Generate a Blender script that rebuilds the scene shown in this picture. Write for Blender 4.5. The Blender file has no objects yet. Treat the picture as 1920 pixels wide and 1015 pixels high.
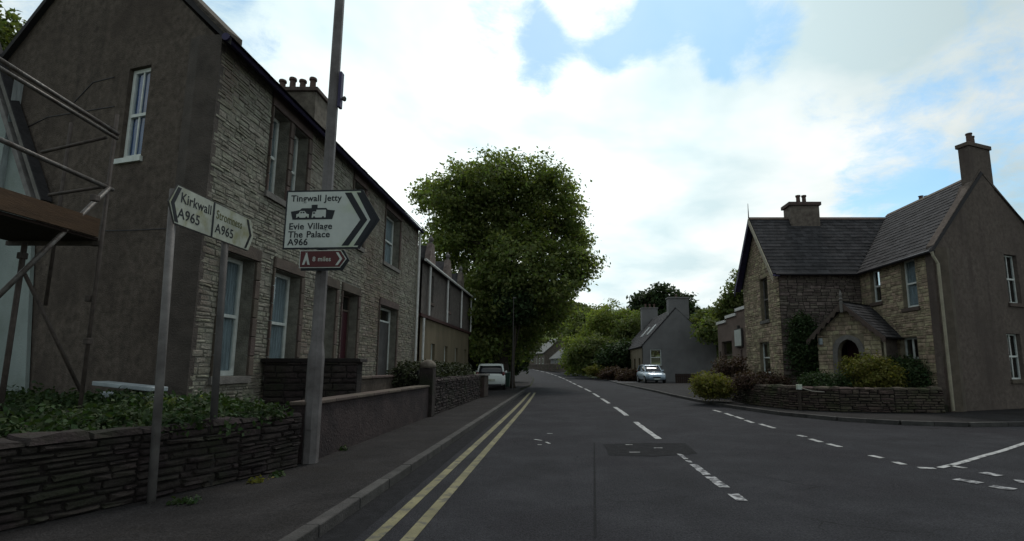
import bpy, bmesh, math, random
import numpy as np
from mathutils import Vector, Matrix
random.seed(7); np.random.seed(7)
R = math.radians
C = bpy.context.scene.collection
SC = bpy.context.scene

# ---------------------------------------------------------------- camera
TH = math.atan(0.147); CH = 1.4; F = 1000.0; PX, PY = 1050.0, 541.0
cam_d = bpy.data.cameras.new('camera'); cam = bpy.data.objects.new('camera', cam_d); C.objects.link(cam)
cam_d.sensor_width = 36; cam_d.lens = 18.75
cam_d.shift_x = -(PX-960)/1920; cam_d.shift_y = (PY-507.5)/1920
cam.location = (0, 0, CH); cam.rotation_euler = (R(90)+TH, 0, 0)
cam_d.clip_start = .05; cam_d.clip_end = 3000
SC.camera = cam

# ---------------------------------------------------------------- sky, sun, exposure
SUN_EL, SUN_AZ = R(56), R(18)         # high ahead of the camera and a little to the right, behind thin cloud
def ray(px, py):
    dx = (px-PX)/F; dy = -(py-PY)/F
    return Vector((dx, math.cos(TH)-dy*math.sin(TH), math.sin(TH)+dy*math.cos(TH)))
W = bpy.data.worlds.new('World'); SC.world = W; W.use_nodes = True
nt = W.node_tree; nt.nodes.clear(); N_, L_ = nt.nodes.new, nt.links.new
def mth(op, a, b=None, clamp=False):
    n = N_('ShaderNodeMath'); n.operation = op; n.use_clamp = clamp
    for i, v in enumerate((a, b)):
        if v is None: continue
        if isinstance(v, (int, float)): n.inputs[i].default_value = v
        else: L_(v, n.inputs[i])
    return n.outputs[0]
out = N_('ShaderNodeOutputWorld'); tc = N_('ShaderNodeTexCoord')
sky = N_('ShaderNodeTexSky'); sky.sky_type = 'NISHITA'; sky.sun_disc = False
sky.sun_elevation = SUN_EL; sky.sun_rotation = SUN_AZ; sky.air_density = 1.3; sky.dust_density = .6; sky.ozone_density = 1.5
bg1 = N_('ShaderNodeBackground'); bg1.inputs[1].default_value = .13
blu = N_('ShaderNodeMix'); blu.data_type = 'RGBA'; blu.blend_type = 'MULTIPLY'; blu.inputs[0].default_value = 1; L_(sky.outputs[0], blu.inputs[6]); blu.inputs[7].default_value = (.66, 1.0, 1.10, 1); L_(blu.outputs[2], bg1.inputs[0])
sep = N_('ShaderNodeSeparateXYZ'); L_(tc.outputs['Generated'], sep.inputs[0])
zz = mth('ADD', mth('MAXIMUM', sep.outputs[2], 0.0), .22)
cmb = N_('ShaderNodeCombineXYZ'); L_(mth('DIVIDE', sep.outputs[0], zz), cmb.inputs[0]); L_(mth('DIVIDE', sep.outputs[1], zz), cmb.inputs[1])
def wn(scale, detail, rough, dist=0.):
    n = N_('ShaderNodeTexNoise'); n.inputs['Scale'].default_value = scale; n.inputs['Detail'].default_value = detail
    n.inputs['Roughness'].default_value = rough; n.inputs['Distortion'].default_value = dist; L_(cmb.outputs[0], n.inputs['Vector']); return n.outputs[0]
n1 = wn(2.1, 12, .62, .35); n2 = wn(6.5, 10, .68, .4)
cover = mth('ADD', mth('ADD', mth('MULTIPLY', n1, .75), mth('MULTIPLY', n2, .50)), -.10)     # ~.52 mean
# openings in the cloud (directions where clear sky shows)
def hole(px, py, rad, amt):
    d = ray(px, py).normalized()
    dp = N_('ShaderNodeVectorMath'); dp.operation = 'DOT_PRODUCT'; L_(tc.outputs['Generated'], dp.inputs[0]); dp.inputs[1].default_value = d
    mr = N_('ShaderNodeMapRange'); mr.interpolation_type = 'SMOOTHSTEP'; L_(dp.outputs['Value'], mr.inputs[0])
    mr.inputs[1].default_value = math.cos(rad); mr.inputs[2].default_value = math.cos(rad*.4); mr.inputs[3].default_value = 0; mr.inputs[4].default_value = amt
    return mr.outputs[0]
for h in ((960, 80, .13, .22), (1080, 105, .13, .24), (1165, 60, .10, .16), (1290, 75, .11, .22), (1400, 80, .10, .20), (1620, 190, .14, .10), (1860, 330, .14, .12), (1660, 340, .12, .12), (1345, 170, .05, .16), (1780, 90, .12, .10),
          (440, 90, .10, .14)):
    cover = mth('SUBTRACT', cover, hole(*h))
for h in ((820, 420, .50, .20), (1250, 420, .35, .16), (1105, -5, .09, .26), (760, 100, .14, .16), (1270, 235, .17, .24), (1050, 300, .3, .10), (1780, 200, .30, .06), (1650, 60, .12, .10)):
    cover = mth('ADD', cover, hole(*h))
mr = N_('ShaderNodeMapRange'); mr.interpolation_type = 'SMOOTHSTEP'; L_(cover, mr.inputs[0]); mr.inputs[1].default_value = .30; mr.inputs[2].default_value = .56; mr.inputs[3].default_value = .26
bg2 = N_('ShaderNodeBackground')
n3 = wn(1.6, 5, .5, .2)
g = N_('ShaderNodeMapRange'); L_(n3, g.inputs[0]); g.inputs[1].default_value = .38; g.inputs[2].default_value = .62
cr = N_('ShaderNodeMix'); cr.data_type = 'RGBA'; L_(g.outputs[0], cr.inputs[0]); cr.inputs[6].default_value = (.60, .74, .77, 1); cr.inputs[7].default_value = (.99, 1.02, .99, 1)
# bright white cloud bank in its own direction, apart from the sun
dS = Vector((math.sin(SUN_AZ)*math.cos(SUN_EL), math.cos(SUN_AZ)*math.cos(SUN_EL), math.sin(SUN_EL)))
dp = N_('ShaderNodeVectorMath'); dp.operation = 'DOT_PRODUCT'; L_(tc.outputs['Generated'], dp.inputs[0]); dp.inputs[1].default_value = ray(900, 180).normalized()
sgp = mth('POWER', mth('MAXIMUM', dp.outputs['Value'], 0.0), 3.0); sgo = mth('ADD', mth('MULTIPLY', sgp, .78), .62)
L_(cr.outputs[2], bg2.inputs[0]); L_(sgo, bg2.inputs[1])
mx = N_('ShaderNodeMixShader'); L_(mr.outputs[0], mx.inputs[0]); L_(bg1.outputs[0], mx.inputs[1]); L_(bg2.outputs[0], mx.inputs[2]); L_(mx.outputs[0], out.inputs[0])

sd = bpy.data.lights.new('sun', 'SUN'); sd.energy = 1.5; sd.angle = R(14); sd.color = (1, .95, .87)
so = bpy.data.objects.new('sun', sd); C.objects.link(so); so.location = (0, 0, 30)
so.rotation_euler = (-dS).to_track_quat('-Z', 'Y').to_euler()
SC.view_settings.view_transform = 'Standard'; SC.view_settings.look = 'None'; SC.view_settings.exposure = 0.0
SC.view_settings.gamma = 1; SC.view_settings.use_curve_mapping = False

# ---------------------------------------------------------------- where a line of sight meets a plane of the place
def onplane(px, py, p0, n):
    d = ray(px, py); o = Vector((0, 0, CH)); n = Vector(n); p0 = Vector(p0)
    return o + d*((p0-o).dot(n)/d.dot(n))
def G(px, py, z=0.): return onplane(px, py, (0, 0, z), (0, 0, 1))
def onX(px, py, X): return onplane(px, py, (X, 0, 0), (1, 0, 0))
def onY(px, py, Y): return onplane(px, py, (0, Y, 0), (0, 1, 0))

# ---------------------------------------------------------------- materials
def mat(name, col, rough=.85, var=0., scale=3., bump=0., bscale=30., col2=None, island=0., metal=0., spec=.3, trans=0., patch=None, detail=6, stretch=None, streak=None, crack=0.):
    m = bpy.data.materials.new(name); m.use_nodes = True; t = m.node_tree; b = t.nodes['Principled BSDF']
    nn, ll = t.nodes.new, t.links.new
    b.inputs['Roughness'].default_value = rough; b.inputs['Metallic'].default_value = metal; b.inputs['Specular IOR Level'].default_value = spec
    geo = nn('ShaderNodeNewGeometry'); pos = geo.outputs['Position']
    if stretch:
        mp = nn('ShaderNodeMapping'); mp.inputs['Scale'].default_value = stretch; ll(pos, mp.inputs[0]); pos2 = mp.outputs[0]
    else: pos2 = pos
    cur = None
    if var > 0:
        no = nn('ShaderNodeTexNoise'); no.inputs['Scale'].default_value = scale; no.inputs['Detail'].default_value = detail; no.inputs['Roughness'].default_value = .62; ll(pos2, no.inputs['Vector'])
        r = nn('ShaderNodeMapRange'); ll(no.outputs[0], r.inputs[0]); r.inputs[1].default_value = .32; r.inputs[2].default_value = .68
        mix = nn('ShaderNodeMix'); mix.data_type = 'RGBA'; ll(r.outputs[0], mix.inputs[0])
        c2 = col2 or tuple(c*(1-var) for c in col)
        mix.inputs[6].default_value = (*c2, 1); mix.inputs[7].default_value = (*tuple(min(1, c*(1+var*.6)) for c in col), 1); cur = mix.outputs[2]
    if patch:
        pc, ps, lo, hi = patch
        no = nn('ShaderNodeTexNoise'); no.inputs['Scale'].default_value = ps; no.inputs['Detail'].default_value = 5; no.inputs['Roughness'].default_value = .6; ll(pos, no.inputs['Vector'])
        r = nn('ShaderNodeMapRange'); ll(no.outputs[0], r.inputs[0]); r.inputs[1].default_value = lo; r.inputs[2].default_value = hi
        mix = nn('ShaderNodeMix'); mix.data_type = 'RGBA'; ll(r.outputs[0], mix.inputs[0])
        if cur: ll(cur, mix.inputs[6])
        else: mix.inputs[6].default_value = (*col, 1)
        mix.inputs[7].default_value = (*pc, 1); cur = mix.outputs[2]
    if streak:
        pc, (sx_, sz_), lo, hi = streak
        mp2 = nn('ShaderNodeMapping'); mp2.inputs['Scale'].default_value = (sx_, sx_, sz_); ll(pos, mp2.inputs[0])
        no = nn('ShaderNodeTexNoise'); no.inputs['Scale'].default_value = 1; no.inputs['Detail'].default_value = 6; no.inputs['Roughness'].default_value = .65; ll(mp2.outputs[0], no.inputs['Vector'])
        r = nn('ShaderNodeMapRange'); ll(no.outputs[0], r.inputs[0]); r.inputs[1].default_value = lo; r.inputs[2].default_value = hi; r.inputs[4].default_value = .75
        mix = nn('ShaderNodeMix'); mix.data_type = 'RGBA'; ll(r.outputs[0], mix.inputs[0]); ll(cur, mix.inputs[6]); mix.inputs[7].default_value = (*pc, 1); cur = mix.outputs[2]
    if crack > 0:
        wv = nn('ShaderNodeTexNoise'); wv.inputs['Scale'].default_value = 2.2; wv.inputs['Detail'].default_value = 5; ll(pos, wv.inputs['Vector'])
        wm = nn('ShaderNodeVectorMath'); wm.operation = 'MULTIPLY_ADD'; ll(wv.outputs['Color'], wm.inputs[0]); wm.inputs[1].default_value = (.5, .5, 0); ll(pos, wm.inputs[2])
        vo = nn('ShaderNodeTexVoronoi'); vo.feature = 'DISTANCE_TO_EDGE'; vo.inputs['Scale'].default_value = crack; ll(wm.outputs[0], vo.inputs['Vector'])
        r = nn('ShaderNodeMapRange'); ll(vo.outputs['Distance'], r.inputs[0]); r.inputs[1].default_value = 0; r.inputs[2].default_value = .012; r.inputs[3].default_value = 1; r.inputs[4].default_value = 0
        nm = nn('ShaderNodeTexNoise'); nm.inputs['Scale'].default_value = .45; ll(pos, nm.inputs['Vector'])
        r3 = nn('ShaderNodeMapRange'); ll(nm.outputs[0], r3.inputs[0]); r3.inputs[1].default_value = .50; r3.inputs[2].default_value = .60; r3.inputs[4].default_value = .8
        mu = nn('ShaderNodeMath'); mu.operation = 'MULTIPLY'; ll(r.outputs[0], mu.inputs[0]); ll(r3.outputs[0], mu.inputs[1])
        mix = nn('ShaderNodeMix'); mix.data_type = 'RGBA'; ll(mu.outputs[0], mix.inputs[0]); ll(cur, mix.inputs[6]); mix.inputs[7].default_value = (.008, .008, .009, 1); cur = mix.outputs[2]
        ag = nn('ShaderNodeTexNoise'); ag.inputs['Scale'].default_value = 55; ag.inputs['Detail'].default_value = 3; ll(pos, ag.inputs['Vector'])
        ra = nn('ShaderNodeMapRange'); ll(ag.outputs[0], ra.inputs[0]); ra.inputs[1].default_value = .35; ra.inputs[2].default_value = .7; ra.inputs[3].default_value = .62; ra.inputs[4].default_value = 1.5
        hs = nn('ShaderNodeHueSaturation'); ll(ra.outputs[0], hs.inputs['Value']); ll(cur, hs.inputs['Color']); cur = hs.outputs[0]
    if island > 0:
        oi = nn('ShaderNodeObjectInfo'); ad = nn('ShaderNodeMath'); ad.operation = 'ADD'; ll(oi.outputs['Random'], ad.inputs[0]); ll(geo.outputs['Random Per Island'], ad.inputs[1])
        fr = nn('ShaderNodeMath'); fr.operation = 'FRACT'; ll(ad.outputs[0], fr.inputs[0])
        r = nn('ShaderNodeMapRange'); ll(fr.outputs[0], r.inputs[0]); r.inputs[3].default_value = 1-island; r.inputs[4].default_value = 1+island
        hs = nn('ShaderNodeHueSaturation'); ll(r.outputs[0], hs.inputs['Value'])
        f2 = nn('ShaderNodeMath'); f2.operation = 'MULTIPLY'; ll(fr.outputs[0], f2.inputs[0]); f2.inputs[1].default_value = 7.31
        f3 = nn('ShaderNodeMath'); f3.operation = 'FRACT'; ll(f2.outputs[0], f3.inputs[0])
        r2 = nn('ShaderNodeMapRange'); ll(f3.outputs[0], r2.inputs[0]); r2.inputs[3].default_value = .47; r2.inputs[4].default_value = .53; ll(r2.outputs[0], hs.inputs['Hue'])
        if cur: ll(cur, hs.inputs['Color'])
        else: hs.inputs['Color'].default_value = (*col, 1)
        cur = hs.outputs[0]
    if cur: ll(cur, b.inputs['Base Color'])
    else: b.inputs['Base Color'].default_value = (*col, 1)
    if bump > 0:
        no = nn('ShaderNodeTexNoise'); no.inputs['Scale'].default_value = bscale; no.inputs['Detail'].default_value = 4; ll(pos2, no.inputs['Vector'])
        bu = nn('ShaderNodeBump'); bu.inputs['Strength'].default_value = min(1, bump); bu.inputs['Distance'].default_value = .02; ll(no.outputs[0], bu.inputs['Height']); ll(bu.outputs[0], b.inputs['Normal'])
    if trans > 0:
        tr = nn('ShaderNodeBsdfTranslucent'); ms = nn('ShaderNodeMixShader'); ms.inputs[0].default_value = trans
        if cur:
            g2 = nn('ShaderNodeMix'); g2.data_type = 'RGBA'; g2.blend_type = 'MULTIPLY'; g2.inputs[0].default_value = 1; ll(cur, g2.inputs[6]); g2.inputs[7].default_value = (1.5, 1.7, .7, 1); ll(g2.outputs[2], tr.inputs[0])
        else: tr.inputs[0].default_value = (*col, 1)
        ll(b.outputs[0], ms.inputs[1]); ll(tr.outputs[0], ms.inputs[2]); ll(ms.outputs[0], t.nodes['Material Output'].inputs[0])
    return m
def glassmat(name, tint=(.86, .90, .92)):
    m = bpy.data.materials.new(name); m.use_nodes = True; t = m.node_tree; t.nodes.clear(); nn, ll = t.nodes.new, t.links.new
    o = nn('ShaderNodeOutputMaterial'); f = nn('ShaderNodeFresnel'); f.inputs[0].default_value = 1.6
    a = nn('ShaderNodeMath'); a.operation = 'ADD'; a.inputs[1].default_value = .06; a.use_clamp = True; ll(f.outputs[0], a.inputs[0]); gg = nn('ShaderNodeNewGeometry'); inv_ = nn('ShaderNodeMath'); inv_.operation = 'SUBTRACT'; inv_.inputs[0].default_value = 1; ll(gg.outputs['Backfacing'], inv_.inputs[1]); fm_ = nn('ShaderNodeMath'); fm_.operation = 'MULTIPLY'; ll(a.outputs[0], fm_.inputs[0]); ll(inv_.outputs[0], fm_.inputs[1])
    tb = nn('ShaderNodeBsdfTransparent'); tb.inputs[0].default_value = (*tint, 1); gb = nn('ShaderNodeBsdfGlossy'); gb.inputs[1].default_value = .03
    no = nn('ShaderNodeTexNoise'); no.inputs['Scale'].default_value = 2.5; bu = nn('ShaderNodeBump'); bu.inputs['Strength'].default_value = .12; bu.inputs['Distance'].default_value = .02; ll(no.outputs[0], bu.inputs['Height']); ll(bu.outputs[0], gb.inputs['Normal'])
    ms = nn('ShaderNodeMixShader'); ll(fm_.outputs[0], ms.inputs[0]); ll(tb.outputs[0], ms.inputs[1]); ll(gb.outputs[0], ms.inputs[2]); ll(ms.outputs[0], o.inputs[0])
    return m
M = {}
M['asphalt'] = mat('asphalt', (.0265, .0265, .031), .9, .30, 1.1, .9, 70, patch=((.020, .019, .023), .35, .5, .62), spec=.12, streak=((.034, .034, .038), (1.1, 1), .52, .75), crack=.8)
M['asphalt_dark'] = mat('asphalt_dark', (.019, .019, .021), .95, .3, 8, .8, 70, spec=.08)
M['asphalt_far'] = mat('asphalt_light', (.052, .050, .055), .85, .3, 2, .5, 80)
M['pave'] = mat('pavement_asphalt', (.0245, .0225, .023), .9, .35, 1.6, .8, 60, patch=((.016, .014, .013), .9, .5, .7), spec=.12, crack=1.3)
M['kerb'] = mat('kerb_concrete', (.055, .052, .050), .9, .4, 5, .5, 50, island=.25)
M['yellow'] = mat('yellow_line_paint', (.17, .155, .085), .8, .35, 3, .3, 60, patch=((.08, .075, .06), 7, .5, .62))
M['white_line'] = mat('white_line_paint', (.36, .36, .36), .8, .3, 6, .3, 60, patch=((.07, .07, .075), 9, .52, .64))
M['worn_line'] = mat('worn_line_paint', (.36, .36, .37), .8, .3, 6, .3, 60, patch=((.046, .046, .052), 10, .42, .56))
M['grass'] = mat('grass_ground', (.055, .075, .025), .95, .5, .6, .8, 20, patch=((.09, .10, .04), .08, .45, .6))
M['soil'] = mat('garden_soil', (.030, .030, .018), .95, .5, 4, .8, 25)
M['hill'] = mat('hill_pasture', (.13, .17, .055), .95, .35, .02, 0, 1, patch=((.07, .10, .035), .012, .5, .56))
M['harl'] = mat('brown_harling', (.108, .088, .074), .97, .40, 9, 1.0, 45, patch=((.064, .051, .044), .55, .46, .68), spec=.1, streak=((.046, .038, .034), (2.2, .18), .52, .72))
M['terr'] = mat('grey_brown_render', (.115, .102, .094), .97, .30, 6, .8, 50, patch=((.085, .075, .070), .5, .46, .7), spec=.1)
M['harl_w'] = mat('dark_wall_harling', (.040, .028, .028), .95, .45, 2.2, 1.0, 30, patch=((.022, .016, .017), 1.6, .48, .62))
M['harl2'] = mat('brown_render', (.130, .106, .092), .97, .30, 8, .9, 50, patch=((.092, .075, .066), .5, .46, .7), spec=.1, streak=((.074, .058, .055), (2.0, .16), .54, .75))
M['mortar'] = mat('old_lime_mortar', (.17, .163, .138), .95, .4, 5, .8, 40)
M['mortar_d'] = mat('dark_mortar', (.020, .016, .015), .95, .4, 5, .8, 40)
M['mortar_lit'] = mat('buff_mortar_lit', (.20, .17, .12), .95, .35, 5, .8, 40)  # mortar lightened along with the lit stone of the road fronts
M['stone_g'] = mat('grey_green_stone', (.225, .220, .182), .95, .40, 7, .9, 30, col2=(.140, .128, .102), island=.13, patch=((.165, .135, .105), .35, .46, .66), spec=.15)
M['stone_d'] = mat('dark_rubble_stone', (.036, .027, .026), .95, .45, 6, 1, 30, island=.28, patch=((.022, .024, .014), 1.3, .5, .68))
M['stone_lit'] = mat('buff_stone_lit', (.36, .30, .205), .9, .4, 5, .8, 30, col2=(.18, .145, .100), island=.24)  # corner house stone with the warm light on its road fronts painted in
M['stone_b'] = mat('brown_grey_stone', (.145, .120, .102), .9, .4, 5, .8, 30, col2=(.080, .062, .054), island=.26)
M['stone_w'] = mat('wall_rubble_stone', (.075, .056, .046), .95, .45, 6, 1, 30, island=.3, patch=((.045, .048, .024), 1.1, .48, .66))
M['dressed'] = mat('brown_dressed_stone', (.092, .070, .058), .9, .3, 4, .6, 40, island=.12)
M['dressed_d'] = mat('dark_dressed_stone', (.075, .062, .054), .9, .35, 3, .8, 40)
M['dressed_g'] = mat('grey_dressed_stone', (.15, .14, .13), .9, .3, 4, .6, 40)
M['slate'] = mat('roof_slate', (.050, .048, .051), .85, .3, 6, .5, 40, island=.26, spec=.08)
M['slate_g'] = mat('green_grey_slate', (.085, .085, .080), .65, .3, 6, .5, 40, island=.28)
M['slate_bed'] = mat('slate_underlay', (.03, .028, .03), .9)
M['white'] = mat('white_window_paint', (.60, .63, .60), .55, .2, 6, 0, 1)
M['white_b'] = mat('clean_white_paint', (.62, .62, .60), .5, .15, 6)
M['cream'] = mat('cream_downpipe_paint', (.30, .27, .20), .6, .25, 4)
M['purple'] = mat('dark_blue_bargeboard', (.035, .028, .075), .6, .3, 5)
M['black'] = mat('black_gutter', (.016, .014, .018), .5)
M['dark'] = mat('painted_interior_shade', (.012, .011, .012), .9)  # near-black standing in for inner shade, on porch ceiling and hedge fill
M['curtain'] = mat('net_curtain', (.40, .44, .45), .9, .35, 5, .3, 20, stretch=(4, 4, .5))
M['curtain_b'] = mat('blue_curtain', (.18, .27, .50), .9, .3, 5, .3, 20, stretch=(4, 4, .5))
M['glass'] = glassmat('window_glass')
M['whitewall'] = mat('white_render', (.25, .29, .28), .9, .18, 1, .5, 40, patch=((.17, .20, .18), 1.2, .5, .75))
M['tube'] = mat('galvanised_tube', (.11, .105, .10), .5, .5, 12, .3, 40, metal=.35, col2=(.06, .045, .038))
M['tube_d'] = mat('rusty_tube', (.07, .055, .048), .7, .4, 10, .3, 40)
M['board'] = mat('scaffold_board', (.075, .042, .022), .85, .35, 3, .4, 30, stretch=(6, .6, 6))
M['board_d'] = mat('scaffold_board_darkened', (.030, .018, .014), .9, .35, 3, .3, 30, stretch=(6, .6, 6))  # board copy darkened for the platform's shaded underside; the fence shares it
M['steel'] = mat('galvanised_steel_column', (.135, .125, .125), .6, .35, 3, .25, 40, col2=(.075, .066, .065))
M['post'] = mat('grey_painted_post', (.15, .14, .135), .65, .35, 4, .2, 40, col2=(.08, .072, .070))
M['post_d'] = mat('dark_grey_painted_post', (.065, .060, .058), .7, .35, 4, .2, 40)
M['sign_w'] = mat('weathered_white_sheeting', (.47, .50, .47), .6, .15, 2, 0, 1, patch=((.36, .42, .27), 2.2, .5, .72))
M['sign_c'] = mat('lichened_white_sheeting', (.40, .42, .36), .7, .3, 4, 0, 1, patch=((.26, .26, .15), 4.5, .5, .68))
M['sign_k'] = mat('black_sheeting', (.012, .014, .018), .6)
M['sign_f'] = mat('faded_green_lettering', (.10, .10, .035), .7)
M['sign_br'] = mat('brown_sheeting', (.085, .022, .024), .6, .15, 4)
M['sign_bl'] = mat('sign_back', (.03, .03, .035), .7)
M['bark'] = mat('bark', (.045, .035, .028), .95, .4, 6, 1, 20)
M['leaf_syc'] = mat('sycamore_leaf', (.130, .155, .054), .6, 0, island=.45, trans=.45, spec=.25)
M['leaf_mid'] = mat('green_leaf', (.10, .12, .042), .7, 0, island=.35, trans=.35, spec=.2)
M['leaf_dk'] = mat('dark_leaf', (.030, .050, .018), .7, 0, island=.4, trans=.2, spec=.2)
M['leaf_br'] = mat('bright_leaf', (.145, .17, .05), .7, 0, island=.35, trans=.4, spec=.2)
M['leaf_go'] = mat('golden_green_leaf', (.125, .120, .028), .7, 0, island=.3, trans=.35, spec=.2)
M['leaf_rd'] = mat('russet_leaf', (.060, .036, .026), .7, 0, island=.4, trans=.2, spec=.2)
M['leaf_hd'] = mat('clipped_hedge_leaf', (.030, .036, .018), .75, 0, island=.4, trans=.15, spec=.2)
M['car_w'] = mat('white_car_paint', (.62, .66, .64), .25, spec=.5)
M['car_b'] = mat('silver_blue_car_paint', (.30, .37, .44), .25, spec=.5, metal=.3)
M['car_glass'] = mat('car_glass', (.012, .013, .018), .08, spec=.6)
M['tyre'] = mat('tyre_rubber', (.012, .012, .012), .85)
M['rim'] = mat('wheel_rim', (.3, .3, .32), .35, metal=.7)
M['red_lens'] = mat('red_lamp_lens', (.10, .010, .012), .2, spec=.5)
M['clear_lens'] = mat('clear_lamp_lens', (.75, .78, .8), .12, spec=.6)
M['red'] = mat('dark_red_paint', (.045, .016, .015), .7, .3, 3)
M['yrender'] = mat('ochre_render', (.135, .110, .070), .9, .3, 1.2, .6, 40, stretch=(1, 1, .3))
M['grey_harl'] = mat('grey_harling', (.170, .165, .166), .95, .15, 1.2, .8, 30)
M['brown_wall'] = mat('brown_roughcast', (.17, .125, .105), .95, .2, 1.5, .7, 40)
M['pot'] = mat('clay_chimney_pot', (.095, .060, .050), .8, .35, 5)
M['pale'] = mat('pale_weathered_board', (.32, .36, .38), .7, .3, 3)
M['rope'] = mat('rope', (.25, .23, .2), .9)
M['door_r'] = mat('dark_red_door', (.050, .012, .018), .5, .2, 4)

# ---------------------------------------------------------------- building blocks
def tag(o, label=None, cat=None, group=None, kind=None):
    if label: o['label'] = label
    if cat: o['category'] = cat
    if group: o['group'] = group
    if kind: o['kind'] = kind
    return o
def par(o, p):
    if p is not None:
        o.parent = p; o.matrix_parent_inverse = base_mat(p).inverted()
def base_mat(p):
    m = Matrix.LocRotScale(p.location, p.rotation_euler, p.scale)
    if p.parent: m = base_mat(p.parent) @ p.matrix_parent_inverse @ m
    return m
def empty(name, loc, label, cat, group=None, rz=0.):
    o = bpy.data.objects.new(name, None); C.objects.link(o); o.location = loc; o.rotation_euler = (0, 0, rz); o.empty_display_size = .3
    return tag(o, label, cat, group)
class MB:
    def __init__(s): s.v = []; s.f = []
    def add(s, vs, fs):
        n = len(s.v); s.v += [tuple(v) for v in vs]; s.f += [tuple(i+n for i in f) for f in fs]; return s
    def poly(s, *p): return s.add(p, [tuple(range(len(p)))])
    def box(s, x0, x1, y0, y1, z0, z1):
        return s.add([(x0, y0, z0), (x1, y0, z0), (x1, y1, z0), (x0, y1, z0), (x0, y0, z1), (x1, y0, z1), (x1, y1, z1), (x0, y1, z1)],
                     [(0, 3, 2, 1), (4, 5, 6, 7), (0, 1, 5, 4), (1, 2, 6, 5), (2, 3, 7, 6), (3, 0, 4, 7)])
    def obox(s, O, U, V, N, u0, u1, v0, v1, n0, n1):
        P = lambda a, b, c: O+U*a+V*b+N*c
        return s.add([P(u0, v0, n0), P(u1, v0, n0), P(u1, v1, n0), P(u0, v1, n0), P(u0, v0, n1), P(u1, v0, n1), P(u1, v1, n1), P(u0, v1, n1)],
                     [(0, 3, 2, 1), (4, 5, 6, 7), (0, 1, 5, 4), (1, 2, 6, 5), (2, 3, 7, 6), (3, 0, 4, 7)])
    def tube(s, pts, rs, n=8, cap=True):
        pts = [Vector(p) for p in pts]
        if isinstance(rs, (int, float)): rs = [rs]*len(pts)
        b = len(s.v)
        for i, p in enumerate(pts):
            d = (pts[min(i+1, len(pts)-1)]-pts[max(i-1, 0)]).normalized()
            a = d.cross(Vector((0, 0, 1)) if abs(d.z) < .9 else Vector((1, 0, 0))).normalized(); c = d.cross(a)
            for k in range(n):
                t = 2*math.pi*(k+.5)/n; s.v.append(tuple(p+(a*math.cos(t)+c*math.sin(t))*rs[i]))
        for i in range(len(pts)-1):
            for k in range(n): s.f.append((b+i*n+k, b+i*n+(k+1) % n, b+(i+1)*n+(k+1) % n, b+(i+1)*n+k))
        if cap: s.f.append(tuple(b+k for k in range(n))[::-1]); s.f.append(tuple(b+(len(pts)-1)*n+k for k in range(n)))
        return s
    def lathe(s, c, prof, n=12):
        return s.tube([(c[0], c[1], c[2]+z) for r, z in prof], [r for r, z in prof], n)
    def prism(s, pts, ext):
        ext = Vector(ext); n = len(pts); a = [Vector(p) for p in pts]; b = [p+ext for p in a]
        return s.add(a+b, [tuple(range(n))[::-1], tuple(range(n, 2*n))]+[(i, (i+1) % n, n+(i+1) % n, n+i) for i in range(n)])
    def build(s, name, m, parent=None, smooth=False, local=False, bevel=0., norecalc=False, **tags):
        me = bpy.data.meshes.new(name); me.from_pydata(s.v, [], s.f)
        if len(s.f) < 20000 and not norecalc:
            bm = bmesh.new(); bm.from_mesh(me); bmesh.ops.recalc_face_normals(bm, faces=bm.faces); bm.to_mesh(me); bm.free()
        me.materials.append(m); o = bpy.data.objects.new(name, me); C.objects.link(o)
        if smooth:
            for p in me.polygons: p.use_smooth = True
        if bevel:
            b = o.modifiers.new('bevel', 'BEVEL'); b.width = bevel; b.segments = 2; b.limit_method = 'ANGLE'
        if parent is not None:
            if local: o.parent = parent
            else: par(o, parent)
        if tags: tag(o, **tags)
        return o
ZV = Vector((0, 0, 1))

# unit stones: irregular chamfered blocks, x,y in +-.5, z 0..1
def unit_stone(k, ch=.16):
    rnd = random.Random(k*13+5); b = []; f = []
    sq = [(-.5, -.5), (0, -.5), (.5, -.5), (.5, 0), (.5, .5), (0, .5), (-.5, .5), (-.5, 0)]
    for x, y in sq: b.append((x*rnd.uniform(.93, 1), y*rnd.uniform(.86, 1), 0))
    for x, y in sq: f.append((x*(1-rnd.uniform(.3, 1)*ch), y*(1-rnd.uniform(.6, 2.2)*ch), rnd.uniform(.6, 1)))
    c = (rnd.uniform(-.15, .15), rnd.uniform(-.15, .15), rnd.uniform(.85, 1.15))
    vs = b+f+[c]; fs = [(i, (i+1) % 8, 8+(i+1) % 8, 8+i) for i in range(8)]+[(8+i, 8+(i+1) % 8, 16) for i in range(8)]
    return vs, fs
STONES = [unit_stone(k) for k in range(10)]
def unit_slate(k):
    rnd = random.Random(k*7+3); a = rnd.uniform(-.03, .03)
    vs = [(-.5, -.5+a, .4), (.5, -.5-a, .4), (.5, .5, -.6), (-.5, .5, -.6), (-.5, -.5+a, 1), (.5, -.5-a, 1), (.5, .5, 0), (-.5, .5, 0)]
    return vs, [(4, 5, 6, 7), (0, 1, 5, 4), (1, 2, 6, 5), (3, 0, 4, 7)]
SLATES = [unit_slate(k) for k in range(6)]
def unit_block(k):
    rnd = random.Random(k*3+1); vs = []
    for z, s in ((0, 1), (.75, 1), (1, .94)):
        for x, y in ((-.5, -.5), (.5, -.5), (.5, .5), (-.5, .5)): vs.append((x*s*rnd.uniform(.985, 1), y*s*rnd.uniform(.985, 1), z))
    return vs, [(0, 1, 5, 4), (1, 2, 6, 5), (2, 3, 7, 6), (3, 0, 4, 7), (4, 5, 9, 8), (5, 6, 10, 9), (6, 7, 11, 10), (7, 4, 8, 11), (8, 9, 10, 11)]
BLOCKS = [unit_block(k) for k in range(5)]
_shared = {}
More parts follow.
